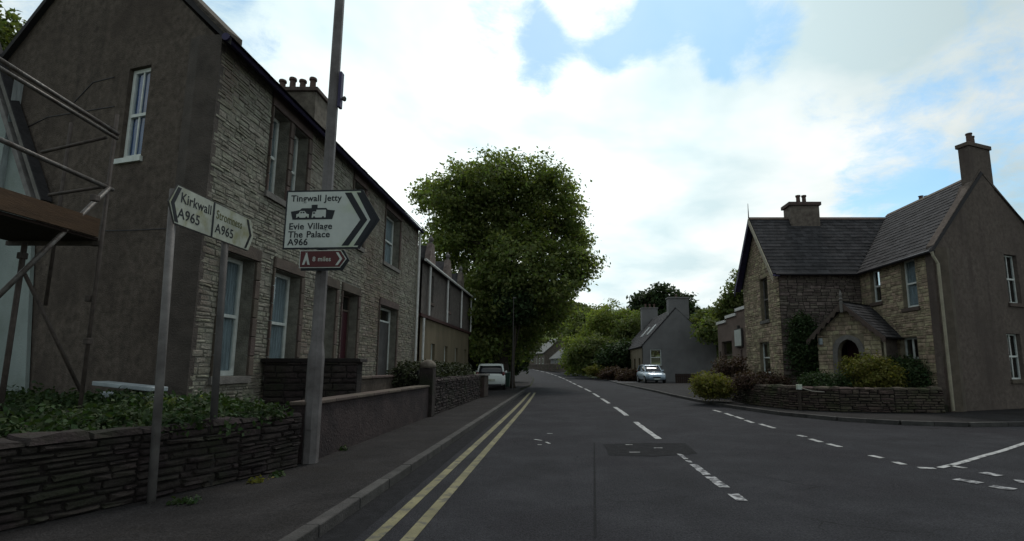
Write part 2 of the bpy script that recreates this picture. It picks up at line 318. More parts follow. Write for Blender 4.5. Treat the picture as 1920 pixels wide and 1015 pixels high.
def shared(name, kind, k, m):
    key = (kind, k, m.name)
    if key not in _shared:
        vs, fs = {'stone': STONES, 'slate': SLATES, 'block': BLOCKS}[kind][k]
        me = bpy.data.meshes.new(name); me.from_pydata(vs, [], fs); me.materials.append(m); _shared[key] = me
    return _shared[key]
def place_pieces(lst, name, m, parent, kind, maxn):
    """lst of (centre, U, V, N, su, sv, sn): the largest in view as objects, the rest joined"""
    nvar = {'stone': 10, 'slate': 6, 'block': 5}[kind]; src = {'stone': STONES, 'slate': SLATES, 'block': BLOCKS}[kind]
    cp = Vector((0, 0, CH))
    lst.sort(key=lambda e: -(e[4]*e[5])**.5/max(.5, (e[0]-cp).length))
    inv = base_mat(parent).inverted(); rest = MB()
    for i, (c, U, V, Nn, su, sv, sn) in enumerate(lst):
        k = random.randrange(nvar)
        if i < maxn:
            o = bpy.data.objects.new(name, shared(name, kind, k, m)); C.objects.link(o)
            mm = Matrix((U*su, V*sv, Nn*sn)).transposed().to_4x4(); mm.translation = c
            o.parent = parent; o.matrix_parent_inverse = inv
            l, q, s = mm.decompose(); o.location = l; o.rotation_euler = q.to_euler(); o.scale = s
        else:
            vs, fs = src[k]
            rest.add([c+U*(x*su)+V*(y*sv)+Nn*(z*sn) for x, y, z in vs], fs)
    if rest.v:
        o = rest.build(name, m, parent); o['kind'] = 'stuff'
def lay(parent, name, m, O, U, V, N, w, h, ch=(.1, .16), sw=(.2, .5), sn=(.015, .04), holes=(), maxn=300, gap=.012, lim=None, kind='stone', stagger=False, rot=.0, v0=0.):
    lst = []; v = v0; row = 0
    edges = sorted([e for hh in holes for e in (hh[2], hh[3])]+[h])
    while v < h-.02:
        c = random.uniform(*ch)
        for e in edges:
            if v+.03 < e < v+c+.04: c = e-v; break
        v1 = min(h, v+c); lo, hi = (0, w) if lim is None else lim(v, v1)
        if hi-lo > .05:
            segs = [(lo, hi)]
            for (a, b, p, q) in holes:
                if v < q-.01 and v1 > p+.01:
                    ns = []
                    for (s0, s1) in segs:
                        if b <= s0 or a >= s1: ns.append((s0, s1)); continue
                        if a > s0: ns.append((s0, a))
                        if b < s1: ns.append((b, s1))
                    segs = ns
            for (s0, s1) in segs:
                u = s0; first = True
                while u < s1-.03:
                    ww = random.uniform(*sw)
                    if first and (stagger and row % 2): ww *= .5
                    first = False
                    if s1-(u+ww) < sw[0]*.5: ww = s1-u
                    u1 = min(u+ww, s1)
                    if u1-u > .04 and v1-v > .03:
                        su, sv = u1-u-gap, v1-v-gap
                        if kind == 'slate': sv = (v1-v)*1.25
                        U2, V2 = U, V
                        if rot:
                            a = random.uniform(-rot, rot); U2 = (U*math.cos(a)+V*math.sin(a)); V2 = (V*math.cos(a)-U*math.sin(a))
                        if kind == 'stone' and rot and sv > .085 and random.random() < .45:
                            f_ = random.uniform(.35, .65); hs = v1-v
                            for (p0, p1) in ((v, v+hs*f_), (v+hs*f_, v1)): lst.append((O+U*((u+u1)/2)+V*((p0+p1)/2), U2, V2, N, su, p1-p0-gap, random.uniform(*sn)))
                            u = u1; continue
                        lst.append((O+U*((u+u1)/2)+V*((v+v1)/2)+(V*(sv-(v1-v))/2 if kind == 'slate' else Vector((0, 0, 0))), U2, V2, N, su, sv, random.uniform(*sn)))
                    u = u1
        v = v1; row += 1
    place_pieces(lst, name, m, parent, kind, maxn)

def wall_panel(parent, name, m, O, U, N, w, h, th=.3, holes=(), apex=None, reveal=None):
    """a wall with real openings; N points outwards; apex=(u,z) adds a gable"""
    mb = MB(); P = lambda u, v, n=0.: O+U*u+ZV*v+N*n
    def top(u):
        if not apex: return h
        return h+(apex[1]-h)*(u/apex[0] if u <= apex[0] else (w-u)/(w-apex[0]))
    us = sorted({0, w}|{x for hh in holes for x in hh[:2]}|({apex[0]} if apex else set()))
    flip = U.cross(ZV).dot(N) < 0
    def face(*p):
        mb.poly(*(p[::-1] if flip else p))
    for a, b in zip(us, us[1:]):
        v = 0; m_ = (a+b)/2
        for hh in sorted([q for q in holes if q[0] < m_ < q[1]], key=lambda q: q[2]):
            if hh[2] > v+.001: face(P(a, v), P(b, v), P(b, hh[2]), P(a, hh[2])); face(P(a, v, -th), P(a, hh[2], -th), P(b, hh[2], -th), P(b, v, -th))
            v = hh[3]
        face(P(a, v), P(b, v), P(b, top(b)), P(a, top(a))); face(P(a, v, -th), P(a, top(a), -th), P(b, top(b), -th), P(b, v, -th))
        face(P(a, top(a)), P(b, top(b)), P(b, top(b), -th), P(a, top(a), -th))
    for a, b, c, d in holes:
        for q in ((b, c, a, c), (b, d, b, c), (a, d, b, d), (a, c, a, d)):
            face(P(q[0], q[1]), P(q[2], q[3]), P(q[2], q[3], -th), P(q[0], q[1], -th))
    for q in ((0, 0, w, 0), (w, 0, w, h), (0, h, 0, 0)):
        face(P(q[2], q[3]), P(q[0], q[1]), P(q[0], q[1], -th), P(q[2], q[3], -th))
    return mb.build(name, m, parent, norecalc=True)

def window(parent, O, U, N, hole, rec=.14, fw=.06, m='white', bars=0, rail=.5, curtain=True, sill=True, sm='dressed_g', cm='curtain', mull=False, part='window'):
    a, b, c, d = hole; P = O-N*rec
    mb = MB(); e = .004
    mb.obox(P, U, ZV, N, a+e, a+fw, c+e, d-e, -.05, 0); mb.obox(P, U, ZV, N, b-fw, b-e, c+e, d-e, -.05, 0)
    mb.obox(P, U, ZV, N, a+fw, b-fw, d-fw, d-e, -.05, 0); mb.obox(P, U, ZV, N, a+fw, b-fw, c+e, c+fw*1.2, -.05, 0)
    r = c+(d-c)*rail
    if rail: mb.obox(P, U, ZV, N, a+fw, b-fw, r-.025, r+.03, -.045, .012)
    fr = mb.build(part, M[m], parent)
    segs = [(c+fw*1.2, r-.025), (r+.03, d-fw)] if rail else [(c+fw, d-fw)]
    for (p, q) in segs: MB().obox(P, U, ZV, N, a+fw, b-fw, p, q, -.034, -.026).build('pane', M['glass'], fr)
    if bars or mull:
        nb = bars or 1
        for k in range(nb):
            u = a+(b-a)*(k+1)/(nb+1); wd = .04 if mull else .014
            for (p, q) in segs: MB().obox(P, U, ZV, N, u-wd, u+wd, p, q, -.024, -.004).build('glazing_bar', M[m], fr)
    if curtain:
        mc = MB(); n = 26; pr = []
        for half in ((a+fw, (a+b)/2), ((a+b)/2, b-fw)):
            for k in range(n): 
                u0 = half[0]+(half[1]-half[0])*k/n; u1 = half[0]+(half[1]-half[0])*(k+1)/n
                d0, d1 = -.07+.02*math.sin(k*1.3), -.07+.02*math.sin((k+1)*1.3)
                mc.poly(P+U*u0+ZV*(c+.03)+N*d0, P+U*u1+ZV*(c+.03)+N*d1, P+U*u1+ZV*(d-.03)+N*d1, P+U*u0+ZV*(d-.03)+N*d0) if (k+.5)/n > 0 else None
        mc.build('curtain', M[cm], fr)
    if sill: MB().obox(O, U, ZV, N, a-.08, b+.08, c-.12, c-.004, -rec+.003, .06).build('sill', M[sm], fr)
    return fr

def leaves(name, m, parent, blobs, n, size, seed=0, clump=.5, per=9, shell=.45, flat=.0, stuff=True):
    """blobs: (x,y,z,rx,ry,rz). Leaf-sized faces in clumps spread through the crown's outer volume"""
    rg = np.random.RandomState(seed+11); vols = np.array([b[3]*b[4]*b[5] for b in blobs])**.75; vols /= vols.sum(); P = []; Q = []; per = per if n < 100000 else 60
    for b, v in zip(blobs, vols):
        k = max(1, int(n*v/per)); d = rg.normal(size=(k, 3)); d /= np.linalg.norm(d, axis=1)[:, None]
        r = 1-shell*rg.rand(k)**1.4; bump = 1+.16*np.sin(d[:, 0]*7+seed)*np.cos(d[:, 2]*6+b[0])+.06*np.sin(d[:, 1]*13+b[2])
        cc = np.array(b[:3])+d*(r*bump)[:, None]*np.array(b[3:6])
        c = np.repeat(cc, per, axis=0)+rg.normal(size=(k*per, 3))*clump*np.array([1, 1, .6])
        P.append(c); Q.append(np.repeat(d, per, axis=0))
    P = np.concatenate(P); Q = np.concatenate(Q); k = len(P)
    nrm = rg.normal(size=(k, 3))*.9+Q*.7+np.array([0, 0, .7]); nrm /= np.linalg.norm(nrm, axis=1)[:, None]
    t = np.cross(nrm, rg.normal(size=(k, 3))); t /= np.linalg.norm(t, axis=1)[:, None]; s = np.cross(nrm, t)
    sz = size*(.55+.8*rg.rand(k))[:, None]
    v = np.stack([P-t*sz, P-s*sz*.62+t*sz*.1+nrm*sz*.15, P+t*sz*1.1, P+s*sz*.62+t*sz*.1+nrm*sz*.15], axis=1).reshape(-1, 3)
    me = bpy.data.meshes.new(name); me.vertices.add(len(v)); me.vertices.foreach_set('co', v.ravel().astype(np.float32))
    idx = np.arange(k*4).astype(np.int32); me.loops.add(k*4); me.loops.foreach_set('vertex_index', idx)
    me.polygons.add(k); me.polygons.foreach_set('loop_start', (np.arange(k)*4).astype(np.int32)); me.polygons.foreach_set('loop_total', np.full(k, 4, np.int32))
    me.update(calc_edges=True); me.materials.append(m); o = bpy.data.objects.new(name, me); C.objects.link(o); par(o, parent)
    return o
def trunk(parent, base, top, r, limbs, m='bark', part='trunk', sub='branch'):
    base, top = Vector(base), Vector(top); mb = MB()
    pts = [base+(top-base)*t+Vector((math.sin(t*5+base.x)*r*.5, math.cos(t*4)*r*.4, 0)) for t in (0, .06, .3, .6, 1)]
    mb.tube(pts, [r*1.45, r*1.1, r*.9, r*.7, r*.35], 10); tr = mb.build(part, M[m], parent, smooth=True)
    for k, e in enumerate(limbs):
        e = Vector(e); s = base+(top-base)*random.uniform(.3, .75); md = (s+e)/2+Vector((0, 0, .12*(e-s).length))
        MB().tube([s, md, e], [r*.38, r*.24, r*.07], 7).build(sub, M[m], tr, smooth=True)
    return tr

# ---------------------------------------------------------------- ground, road, pavements
def road_frame(y):      # centre line of the main road
    pts = [(-12, 1.9, 0), (18, 1.93, 0), (32, 1.72, 0), (40, 1.36, 0), (58, .7, 0), (66, .25, .05), (85, -1.6, .35), (110, -6.2, 1.05), (140, -15, 2.2), (190, -38, 4.6)]
    for (a, xa, za), (b, xb, zb) in zip(pts, pts[1:]):
        if y <= b or b == 190:
            t = (y-a)/(b-a); return xa+(xb-xa)*t, za+(zb-za)*t
def sheet(name, m, fn, ys, z=0., parent=None, **tags):
    mb = MB(); prev = None
    for y in ys:
        xl, xr = fn(y); zz = road_frame(y)[1]+z; cur = (Vector((xl, y, zz)), Vector((xr, y, zz)))
        if prev: mb.poly(prev[0], prev[1], cur[1], cur[0])
        prev = cur
    return mb.build(name, m, parent, **tags)
YS = [-12, 0, 6, 12, 18, 25, 32, 40, 50, 58, 66, 75, 85, 97, 110, 125, 140, 165, 190]
gm = MB()
gx = [-400, -120, -60, -25, -9, 0, 6, 12, 20, 60, 140, 400]; gy = [-60, -12, 0, 10, 30, 60, 85, 110, 140, 190, 300, 420]
def gz(x, y):
    z = -.03
    if y > 60: z += (road_frame(min(y, 190))[1])-.06
    if y > 150: z += (y-150)*.08
    return z
for i in range(len(gx)-1):
    for j in range(len(gy)-1):
        gm.poly(*[(x, y, gz(x, y)) for x, y in ((gx[i], gy[j]), (gx[i+1], gy[j]), (gx[i+1], gy[j+1]), (gx[i], gy[j+1]))])
gm.build('ground', M['grass'], kind='structure', label='grassy ground spreading out behind the houses')
hm = MB(); nx = 40
for j, (y, hgt) in enumerate(((230, 2), (280, 14), (330, 27), (380, 36), (430, 41), (520, 44), (700, 46))):
    pass
hy = [(200, 3), (250, 9), (300, 19), (350, 31), (400, 41), (460, 48), (560, 52), (800, 50)]
for j in range(len(hy)-1):
    for i in range(nx):
        x0, x1 = -500+i*1500/nx, -500+(i+1)*1500/nx
        f = lambda x, q: q*(1+.07*math.sin(x*.013)+.03*math.sin(x*.041+1))
        (ya, za), (yb, zb) = hy[j], hy[j+1]
        hm.poly((x0, ya, f(x0, za)), (x1, ya, f(x1, za)), (x1, yb, f(x1, zb)), (x0, yb, f(x0, zb)))
hm.build('hill', M['hill'], smooth=True, kind='structure', label='green hillside pasture on the skyline beyond the village')

road = MB().poly((-2.2, -12, .004), (45, -12, .004), (45, 15.5, .004), (-2.2, 15.5, .004)).build('road', M['asphalt'], kind='structure', label='dark asphalt road with the side road mouth on the right')
MB().poly((7, 15.5, .004), (45, 15.5, .004), (45, 23, .004), (7, 23, .004)).build('side_road', M['asphalt'], road)
def rl(y): return road_frame(y)[0]-(4.1 if y < 34 else 3.5)
def rr(y): return 7.0 if y < 20 else 5.9 if y < 30 else road_frame(y)[0]+(3.9 if y < 45 else 3.8)
def rr2(y): 
    return rr(y)
sheet('main_road', M['asphalt'], lambda y: (rl(y), rr(y)), [15.5, 18, 20, 22, 25, 28, 32, 40, 50, 58, 66, 75, 85, 97, 110, 125, 140, 165, 190], .004, kind='structure', label='asphalt main road running away and bending left beyond the tree')
# road repairs, seams
for (pts, mm) in (([(1130, 833), (1205, 830.5), (1284, 831), (1296, 840), (1308, 851), (1226, 856), (1141, 854), (1137, 843)], 'asphalt_dark'),
                  ([(1113, 830), (1115.5, 830), (1119, 1008), (1113, 1008)], 'asphalt_dark')):
    MB().poly(*[G(x, y, .008) for x, y in pts]).build('tarmac_patch', M[mm], road)
# white centre dashes
def dash(x, y0, y1, wd, mm='white_line', z=.010, parent=road):
    z0, z1 = road_frame(y0)[1]+z, road_frame(y1)[1]+z; mb = MB()
    n = 8 if y0 < 16 else 1
    for k in range(n):
        a, b = y0+(y1-y0)*k/n, y0+(y1-y0)*(k+1)/n
        j = [random.uniform(-.008, .008) for _ in range(2)] if n > 1 else (0, 0)
        if mm == 'worn_line' and random.random() < .1: continue
        xa, xb = x(a), x(b)
        mb.poly((xa-wd/2+j[0], a, z0+(z1-z0)*k/n), (xa+wd/2+j[1], a, z0+(z1-z0)*k/n), (xb+wd/2+j[1], b, z0+(z1-z0)*(k+1)/n), (xb-wd/2+j[0], b, z0+(z1-z0)*(k+1)/n))
    return mb.build('lane_marking', M[mm], parent) if mb.v else None
cx = lambda y: road_frame(y)[0]
dash(cx, G(1375, 941).y, G(1325, 895).y, .12, 'worn_line'); dash(cx, G(1322, 892).y, G(1300, 872).y, .11, 'worn_line'); dash(cx, G(1298, 869).y, G(1275, 852).y, .07, 'worn_line')
y = G(1240, 824).y
first = [(1240, 824, 1195, 792), (1183, 780, 1157, 764), (1147, 757, 1133, 748), (1126, 745, 1114, 738)]
yy = y
for k, (a, b, c, d) in enumerate(first): dash(cx, G(a, b).y, G(c, d).y, .13 if k else .12)
yy = G(1114, 738).y+2.0
while yy < 175:
    dash(cx, yy, yy+4, .14 if yy < 60 else .2); yy += 6
dash(lambda y: cx(y)-2.9, 110, 150, .2); 
# double yellow lines beside the left kerb
yx = lambda y: (-1.36 if y < 20 else -1.36+(y-20)*-.012)
for off in (-.16, .12):
    ys = [-2, 1, 2, 3, 4, 5, 6, 8, 10, 12, 15, 18, 22, 26, 29.5]; mb = MB(); 
    for a, b in zip(ys, ys[1:]):
        mb.poly((yx(a)+off-.055, a, .010), (yx(a)+off+.055, a, .010), (yx(b)+off+.055, b, .010), (yx(b)+off-.055, b, .010))
    mb.build('yellow_line', M['yellow'], road)
# gutter strip of older tar along the kerb
MB().poly((-2.0, -4, .007), (-1.68, -4, .007), (-1.68, 30, .007), (-2.0, 30, .007)).build('gutter_strip', M['asphalt_dark'], road)
# edge dashes across the side road mouth
for (a, b, c, d) in ((1338, 769, 1352, 773), (1360, 775, 1374, 780), (1379, 781, 1393, 786), (1398, 788, 1412, 793), (1425, 795, 1452, 803), (1497, 816, 1510, 819), (1519, 823, 1540, 829), (1552, 832, 1576, 838), (1632, 854, 1655, 859), (1677, 866, 1695, 871), (1722, 877, 1753, 878)):
    p, q = G(a, b, .010), G(c, d, .010); w = Vector((0, .0, 0)); nrm = Vector((-(q-p).y, (q-p).x, 0)).normalized()*.055
    MB().poly(p-nrm, q-nrm, q+nrm, p+nrm).build('lane_marking', M['white_line'], road)
def stroke(pts, wd, mm='white_line', z=.012, name='lane_marking'):
    P = [G(x, y, z) for x, y in pts]; mb = MB()
    for p, q in zip(P, P[1:]):
        nrm = Vector((-(q-p).y, (q-p).x, 0)).normalized()*wd/2; mb.poly(p-nrm, q-nrm, q+nrm, p+nrm)
    return mb.build(name, M[mm], road)
stroke([(1762, 877), (1800, 868), (1840, 856), (1880, 845), (1960, 818)], .09)
stroke([(1778, 872), (1810, 878)], .10)
for a, b in (((1792, 898), (1838, 906)), ((1842, 886), (1876, 892)), ((1858, 911), (1902, 918)), ((1905, 902), (1950, 905))): stroke([a, b], .17, 'worn_line')
for a, b in (((1173, 834), (1186, 834)), ((1180, 848), (1200, 848)), ((1226, 840), (1242, 840)), ((1002, 824), (1016, 826)), ((1026, 813), (1036, 813)), ((1008, 834), (1016, 834)), ((1024, 829), (1031, 832))):
    stroke([a, b], .05, 'white_line', name='spray_mark')

# pavements
def slab(name, m, pts, z=.1, **t):
    return MB().prism([(x, y, -.02) for x, y in pts], (0, 0, z+.02)).build(name, m, **t)
lp = slab('left_pavement', M['pave'], [(-1.98, -12), (-1.98, 29.8), (-2.3, 31), (-6.5, 31), (-9.5, 31), (-9.5, -12)], kind='structure', label='worn asphalt pavement along the left garden walls')
for k in range(46):
    y0 = -10+k*.915
    if y0 > 29.5: break
    MB().box(-2.115+.0, -1.985, y0+.006, y0+.909, -.02, .112+random.uniform(-.004, .004)).build('kerb_stone', M['kerb'], lp, bevel=.012)
lp.data.vertices  # keep
# shift pavement edge back so that the kerb row lies beside it
for v in lp.data.vertices:
    if abs(v.co.x+1.98) < .01: v.co.x = -2.12
fp = sheet('far_left_pavement', M['pave'], lambda y: (rl(y)-3.2, rl(y)-.02), [31.2, 40, 58, 75, 97, 125, 165], .09, kind='structure', label='verge and pavement under the big tree')
# right side: kerb line sweeping round the corner
kp = [(21.3, 15.5), (15.6, 14.2), (12.5, 13.25), (9.6, 12.95), (8.3, 13.35), (7.3, 14.3), (6.5, 15.9), (5.95, 18.5), (5.62, 22), (5.45, 26), (5.4, 30), (5.1, 38), (4.85, 45)]
kp = [(42, 22.0)]+kp
rp = MB().prism([(x, y, -.02) for x, y in kp+[(30, 45), (42, 40)]], (0, 0, .115)).build('right_pavement', M['pave'], kind='structure', label='pavement sweeping round the corner in front of the stone house')
pts = [Vector((x, y, 0)) for x, y in kp[1:]]
for p, q in zip(pts, pts[1:]):
    L = (q-p).length; n = max(1, round(L/.9)); d = (q-p)/n; nr = Vector((-d.y, d.x, 0)).normalized(); nr = nr if nr.dot(Vector((0, -1, 0))+Vector((-1, 0, 0))) > 0 else -nr
    for k in range(n):
        a = p+d*k+d.normalized()*.006; b = p+d*(k+1)-d.normalized()*.006
        MB().prism([a-ZV*.02, b-ZV*.02, b+nr*.13-ZV*.02, a+nr*.13-ZV*.02], (0, 0, .125)).build('kerb_stone', M['kerb'], rp)
slab('forecourt', M['asphalt_far'], [(4.86, 45.05), (4.6, 58), (4.2, 66), (30, 66), (30, 45.05)], .085, kind='structure', label='pale tarmac forecourt in front of the grey gabled house')

# ---------------------------------------------------------------- left stone terrace house
XF = -5.5; Y0 = 8.0; Y1 = 20.2; ZE = 6.75; GB = .1
H = empty('stone_house', (XF, Y0, GB), 'long two storey house with rough grey stone front and brown harled gable on the left', 'house')
U = Vector((0, 1, 0)); Nf = Vector((1, 0, 0)); OF = Vector((XF, Y0, GB)); LF = Y1-Y0
def hx(x0, x1, yt, yb, yb_at=None):
    a, b = onX(x0, yt, XF), onX(x1, yt, XF); c = onX(yb_at or x0, yb, XF)
    return (a.y-Y0, b.y-Y0, c.z-GB, a.z-GB)
upper = [hx(512, 546, 200, 366), hx(550, 580, 232, 385), hx(664, 686, 326, 470), hx(724, 752, 372, 500)]
ztop = upper[0][3]; zbot = upper[0][2]
upper = [(a, b, zbot, ztop) for a, b, c, d in upper]
ground_ = [hx(418, 480, 470, 706), hx(513, 564, 508, 690), hx(601, 630, 536, 700)]
gt, gb = ground_[0][3], ground_[0][2]
ground_ = [(a, b, gb, gt) for a, b, c, d in ground_]
dr = hx(641, 671, 550, 706); door = (dr[0], dr[1], .35, gt+.02); d2 = hx(711, 744, 578, 706); g4 = (d2[0], d2[1], .35, gt)
holes = upper+ground_+[door, g4]
HE = ZE-GB
wall_panel(H, 'wall', M['mortar'], OF, U, Nf, LF, HE, .35, holes)
# dressed margins round the openings: blocks
marg = []; mh = []
for (a, b, c, d) in holes:
    mw = .15; ma = .05
    n = max(3, round((d-c)/.33)); hgt = (d-c)/n
    for k in range(n):
        zc = c+hgt*(k+.5)
        for u0, u1 in ((a-ma, a), (b, b+mw)): marg.append((OF+U*((u0+u1)/2)+ZV*zc, U, ZV, Nf, u1-u0-.006, hgt-.008, .045))
    lh = .22 if d < 5 else HE-.1-d
    marg.append((OF+U*((a-ma+b+mw)/2)+ZV*(d+lh/2+.005), U, ZV, Nf, b-a+mw+ma-.01, lh-.01, .05))
    mh.append((a-ma, b+mw, c-.13, d+lh+.01))
place_pieces(marg, 'dressed_stone', M['dressed'], H, 'block', 300)
lay(H, 'stone', M['stone_g'], OF, U, ZV, Nf, LF, HE-.08, (.045, .125), (.09, .40), (.002, .024), mh, 300, .008, rot=.05)
for i, h in enumerate(upper): window(H, OF, U, Nf, h, .21, .065, 'white', curtain=True)
for i, h in enumerate(ground_): window(H, OF, U, Nf, h, .21, .075, 'white', curtain=True)
# doors
for (a, b, c, d), mm in ((door, 'dark'), (g4, 'white')):
    f = MB(); P = OF-Nf*.22
    f.obox(P, U, ZV, Nf, a+.004, a+.07, c, d-.004, -.04, .02).obox(P, U, ZV, Nf, b-.07, b-.004, c, d-.004, -.04, .02).obox(P, U, ZV, Nf, a+.07, b-.07, d-.07, d-.004, -.04, .02).obox(P, U, ZV, Nf, a+.07, b-.07, d-.45, d-.40, -.04, .02)
    fr = f.build('door_frame', M['white'] if mm == 'white' else M['dressed'], H)
    MB().obox(P, U, ZV, Nf, a+.07, b-.07, c+.01, d-.45, -.05, -.005).build('door', M['door_r'] if mm == 'dark' else M['post_d'], fr)
    MB().obox(P, U, ZV, Nf, a+.07, b-.07, d-.40, d-.07, -.03, -.015).build('pane', M['glass'], fr)
    MB().obox(P, U, ZV, Nf, a+.004, b-.004, c-.12, c-.004, -.05, .40).build('doorstep', M['dressed_g'], H)
# gable end (runs back a little as it goes left)
gd = Vector((-1, .3, 0)).normalized(); gn = Vector((-.3, -1, 0)).normalized(); OG = Vector((XF, Y0, GB))
GW = 5.95; APU = GW/2; APZ = 9.55-GB
gp = lambda px, py: onplane(px, py, OG, gn)
ga, gb2 = gp(284, 124), gp(222, 300); gu = lambda p: (p-OG).dot(gd)
zt = gp(260, 126).z-GB; zb = gp(240, 297).z-GB
gh = (gu(ga), gu(gb2), zb, zt)
g0 = .125
wall_panel(H, 'gable_wall', M['harl'], OG+gd*g0, gd, gn, GW-g0, HE, .35, [(gh[0]-g0, gh[1]-g0, gh[2], gh[3])], (APU-g0/2, APZ))
MB().prism([(XF+.012, Y0-.02, GB), (XF+.012, Y0+.09, GB), (XF-.30, Y0+.22, GB), (XF-.62, Y0+.22, GB), (XF-.60, Y0+.12, GB), (XF-.37, Y0-.0, GB)], (0, 0, HE)).build('corner_band', M['dressed_d'], H)
wf = window(H, OG, gd, gn, gh, .07, .07, 'white', bars=1, rail=.48, curtain=True, sill=False, cm='curtain_b')
MB().obox(OG, gd, ZV, gn, gh[0]-.05, gh[1]+.05, gh[2]-.09, gh[2]-.004, -.067, .05).build('sill', M['white'], wf)
# cracks / joints in the harling: thin raised strings
for pts in (((140, 192), (175, 155), (215, 145)), ((40, 245), (90, 220), (215, 200)), ((190, 433), (250, 432), (330, 428))):
    q = [gp(*p)+gn*.004 for p in pts]; MB().tube(q, .009, 5).build('cable', M['black'], H)
# dark interior so that windows look into a room
backO = OG+gd*GW
MB().poly(Vector((XF-4.6, Y0+1.2, GB)), Vector((XF-4.6, Y1, GB)), Vector((XF-4.6, Y1, ZE)), Vector((XF-4.6, Y0+1.2, ZE))).build('partition', M['curtain'], H)
# end wall, rear wall
ex = XF+gd.x*GW
mb = MB(); th = .3
for (a, b) in (((XF-.02, Y1), (ex, Y1)), ((ex, Y1), (ex, Y0+.3*GW))):
    d = (Vector((*b, 0))-Vector((*a, 0))).normalized(); mb.poly((a[0], a[1], GB), (b[0], b[1], GB), (b[0], b[1], ZE), (a[0], a[1], ZE))
mb.poly((XF-.02, Y1, ZE), (ex, Y1, ZE), ((XF+ex)/2, Y1, APZ+GB)); mb.build('rear_wall', M['harl'], H)
# roof
rx = (XF+ex)/2; ry0 = Y0+.3*APU*.96
rb = MB(); e0 = Vector((XF+.22, Y0-.10, ZE-.12)); e1 = Vector((XF+.22, Y1+.1, ZE-.12)); r0 = Vector((OG+gd*APU+gn*.1)); r0.z = APZ+GB+.06; r1 = Vector((rx, Y1+.1, APZ+GB+.06))
bk0 = OG+gd*(GW+.2)+gn*.1; bk0.z = ZE-.12; bk1 = Vector((ex-.2, Y1+.1, ZE-.12))
for q in ((e0, e1, r1, r0), (r0, r1, bk1, bk0)): rb.poly(*q); rb.poly(*[p-ZV*.12 for p in q])
rb.poly(e0, r0, r0-ZV*.12, e0-ZV*.12); rb.poly(r0, bk0, bk0-ZV*.12, r0-ZV*.12)
roofL = rb.build('roof', M['slate_bed'], H)
Ur = (e1-e0).normalized(); Vr = (r0-e0); Vr = (Vr-Ur*Vr.dot(Ur)); Lr = Vr.length; Vr.normalize(); Nr = Ur.cross(Vr); Nr = Nr if Nr.z > 0 else -Nr
lay(roofL, 'slate', M['slate'], e0+Nr*.01, Ur, Vr, Nr, (e1-e0).length, Lr, (.2, .2), (.26, .3), (.012, .02), (), 60, .004, kind='slate', stagger=True, lim=lambda v, v1: (v/Lr*.9, (e1-e0).length))
MB().tube([Vector((XF+.13, Y0-.12, ZE-.10)), Vector((XF+.13, Y1+.12, ZE-.14))], .065, 8).build('gutter', M['purple'], roofL)
# verge coping on the gable
sk = MB(); a0 = OG+gd*(-.16)+ZV*(HE-.08)+gn*.05; a1 = OG+gd*APU+ZV*(APZ+.12)+gn*.05; a2 = OG+gd*(GW+.16)+ZV*(HE-.08)+gn*.05
for p, q in ((a0, a1), (a1, a2)):
    sk.prism([p, q, q+ZV*.10, p+ZV*.10], -gn*.28)
sk.build('coping', M['dressed'], roofL)
# chimney with four pots
def chimney(parent, x0, x1, y0, y1, z0, z1, m, pots, potm='pot', cap='dressed', ph=.5, pr=.12):
    s = MB().box(x0, x1, y0, y1, z0, z1).build('chimney', M[m], parent)
    MB().box(x0-.07, x1+.07, y0-.07, y1+.07, z1+.002, z1+.13).build('cap', M[cap], s, bevel=.02) if s.parent.parent is None else MB().box(x0-.07, x1+.07, y0-.07, y1+.07, z1+.002, z1+.13).build('chimney_cap', M[cap], parent)
    for (px, py, h) in pots:
        t = s if s.parent.parent is None else parent
        MB().lathe((px, py, z1+.13), [(pr*1.0, 0), (pr*1.05, .06), (pr*.85, .08), (pr*.78, h*.8), (pr*1.05, h*.84), (pr*1.05, h*.93), (pr*.9, h), (pr*.6, h)]).build('chimney_pot', M[potm], t, smooth=False)
    return s
cz = onY(600, 172, 14.9).z
chimney(H, -8.75, -7.28, 14.9, 15.75, 7.2, cz, 'stone_b', [(-8.52+.31*k, 15.3, .46+.07*(k % 2)) for k in range(4)], ph=.5, pr=.11)
# downpipe at the far corner, white
MB().tube([Vector((XF+.09, Y1-.1, ZE-.2)), Vector((XF+.09, Y1-.1, .2))], .045, 8).build('downpipe', M['white_b'], H)

# ---------------------------------------------------------------- second terrace beyond with gablets
T = empty('gabled_terrace', (XF, 21.1, GB), 'grey terrace with pointed stone gablets and ochre lower wall past the stone house', 'house')
TY0, TY1 = 21.1, 33.0; zs = 3.45; ze2 = 5.75; OT = Vector((XF-.1, TY0, GB))
h2 = []
for k in range(4): h2.append((2.2+k*2.7, 2.9+k*2.7, .9, 2.3))
wall_panel(T, 'wall', M['yrender'], OT, U, Nf, TY1-TY0, zs-GB, .3, h2)
for h in h2: window(T, OT, U, Nf, h, .12, .05, 'stone_b' if False else 'white', curtain=False, sill=True, sm='dressed')
OT2 = Vector((XF-.1, TY0, zs)); h3 = [(1.6+k*3.6, 2.3+k*3.6, .7, 1.9) for k in range(3)]
wall_panel(T, 'upper_wall', M['terr'], OT2, U, Nf, TY1-TY0, ze2-zs, .3, h3)
for h in h3: window(T, OT2, U, Nf, h, .12, .05, 'white', curtain=False, sm='dressed')
MB().box(XF-.10, XF+.0, TY0, TY1+.02, zs-.06, zs+.07).build('string_course', M['red'], T)
g_ = MB(); g_.prism([(XF-.1, TY0+.002, GB), (XF-5.5, TY0+.002, GB), (XF-5.5, TY0+.002, ze2), (XF-2.8, TY0+.002, ze2+1.7), (XF-.1, TY0+.002, ze2)], (0, .25, 0))
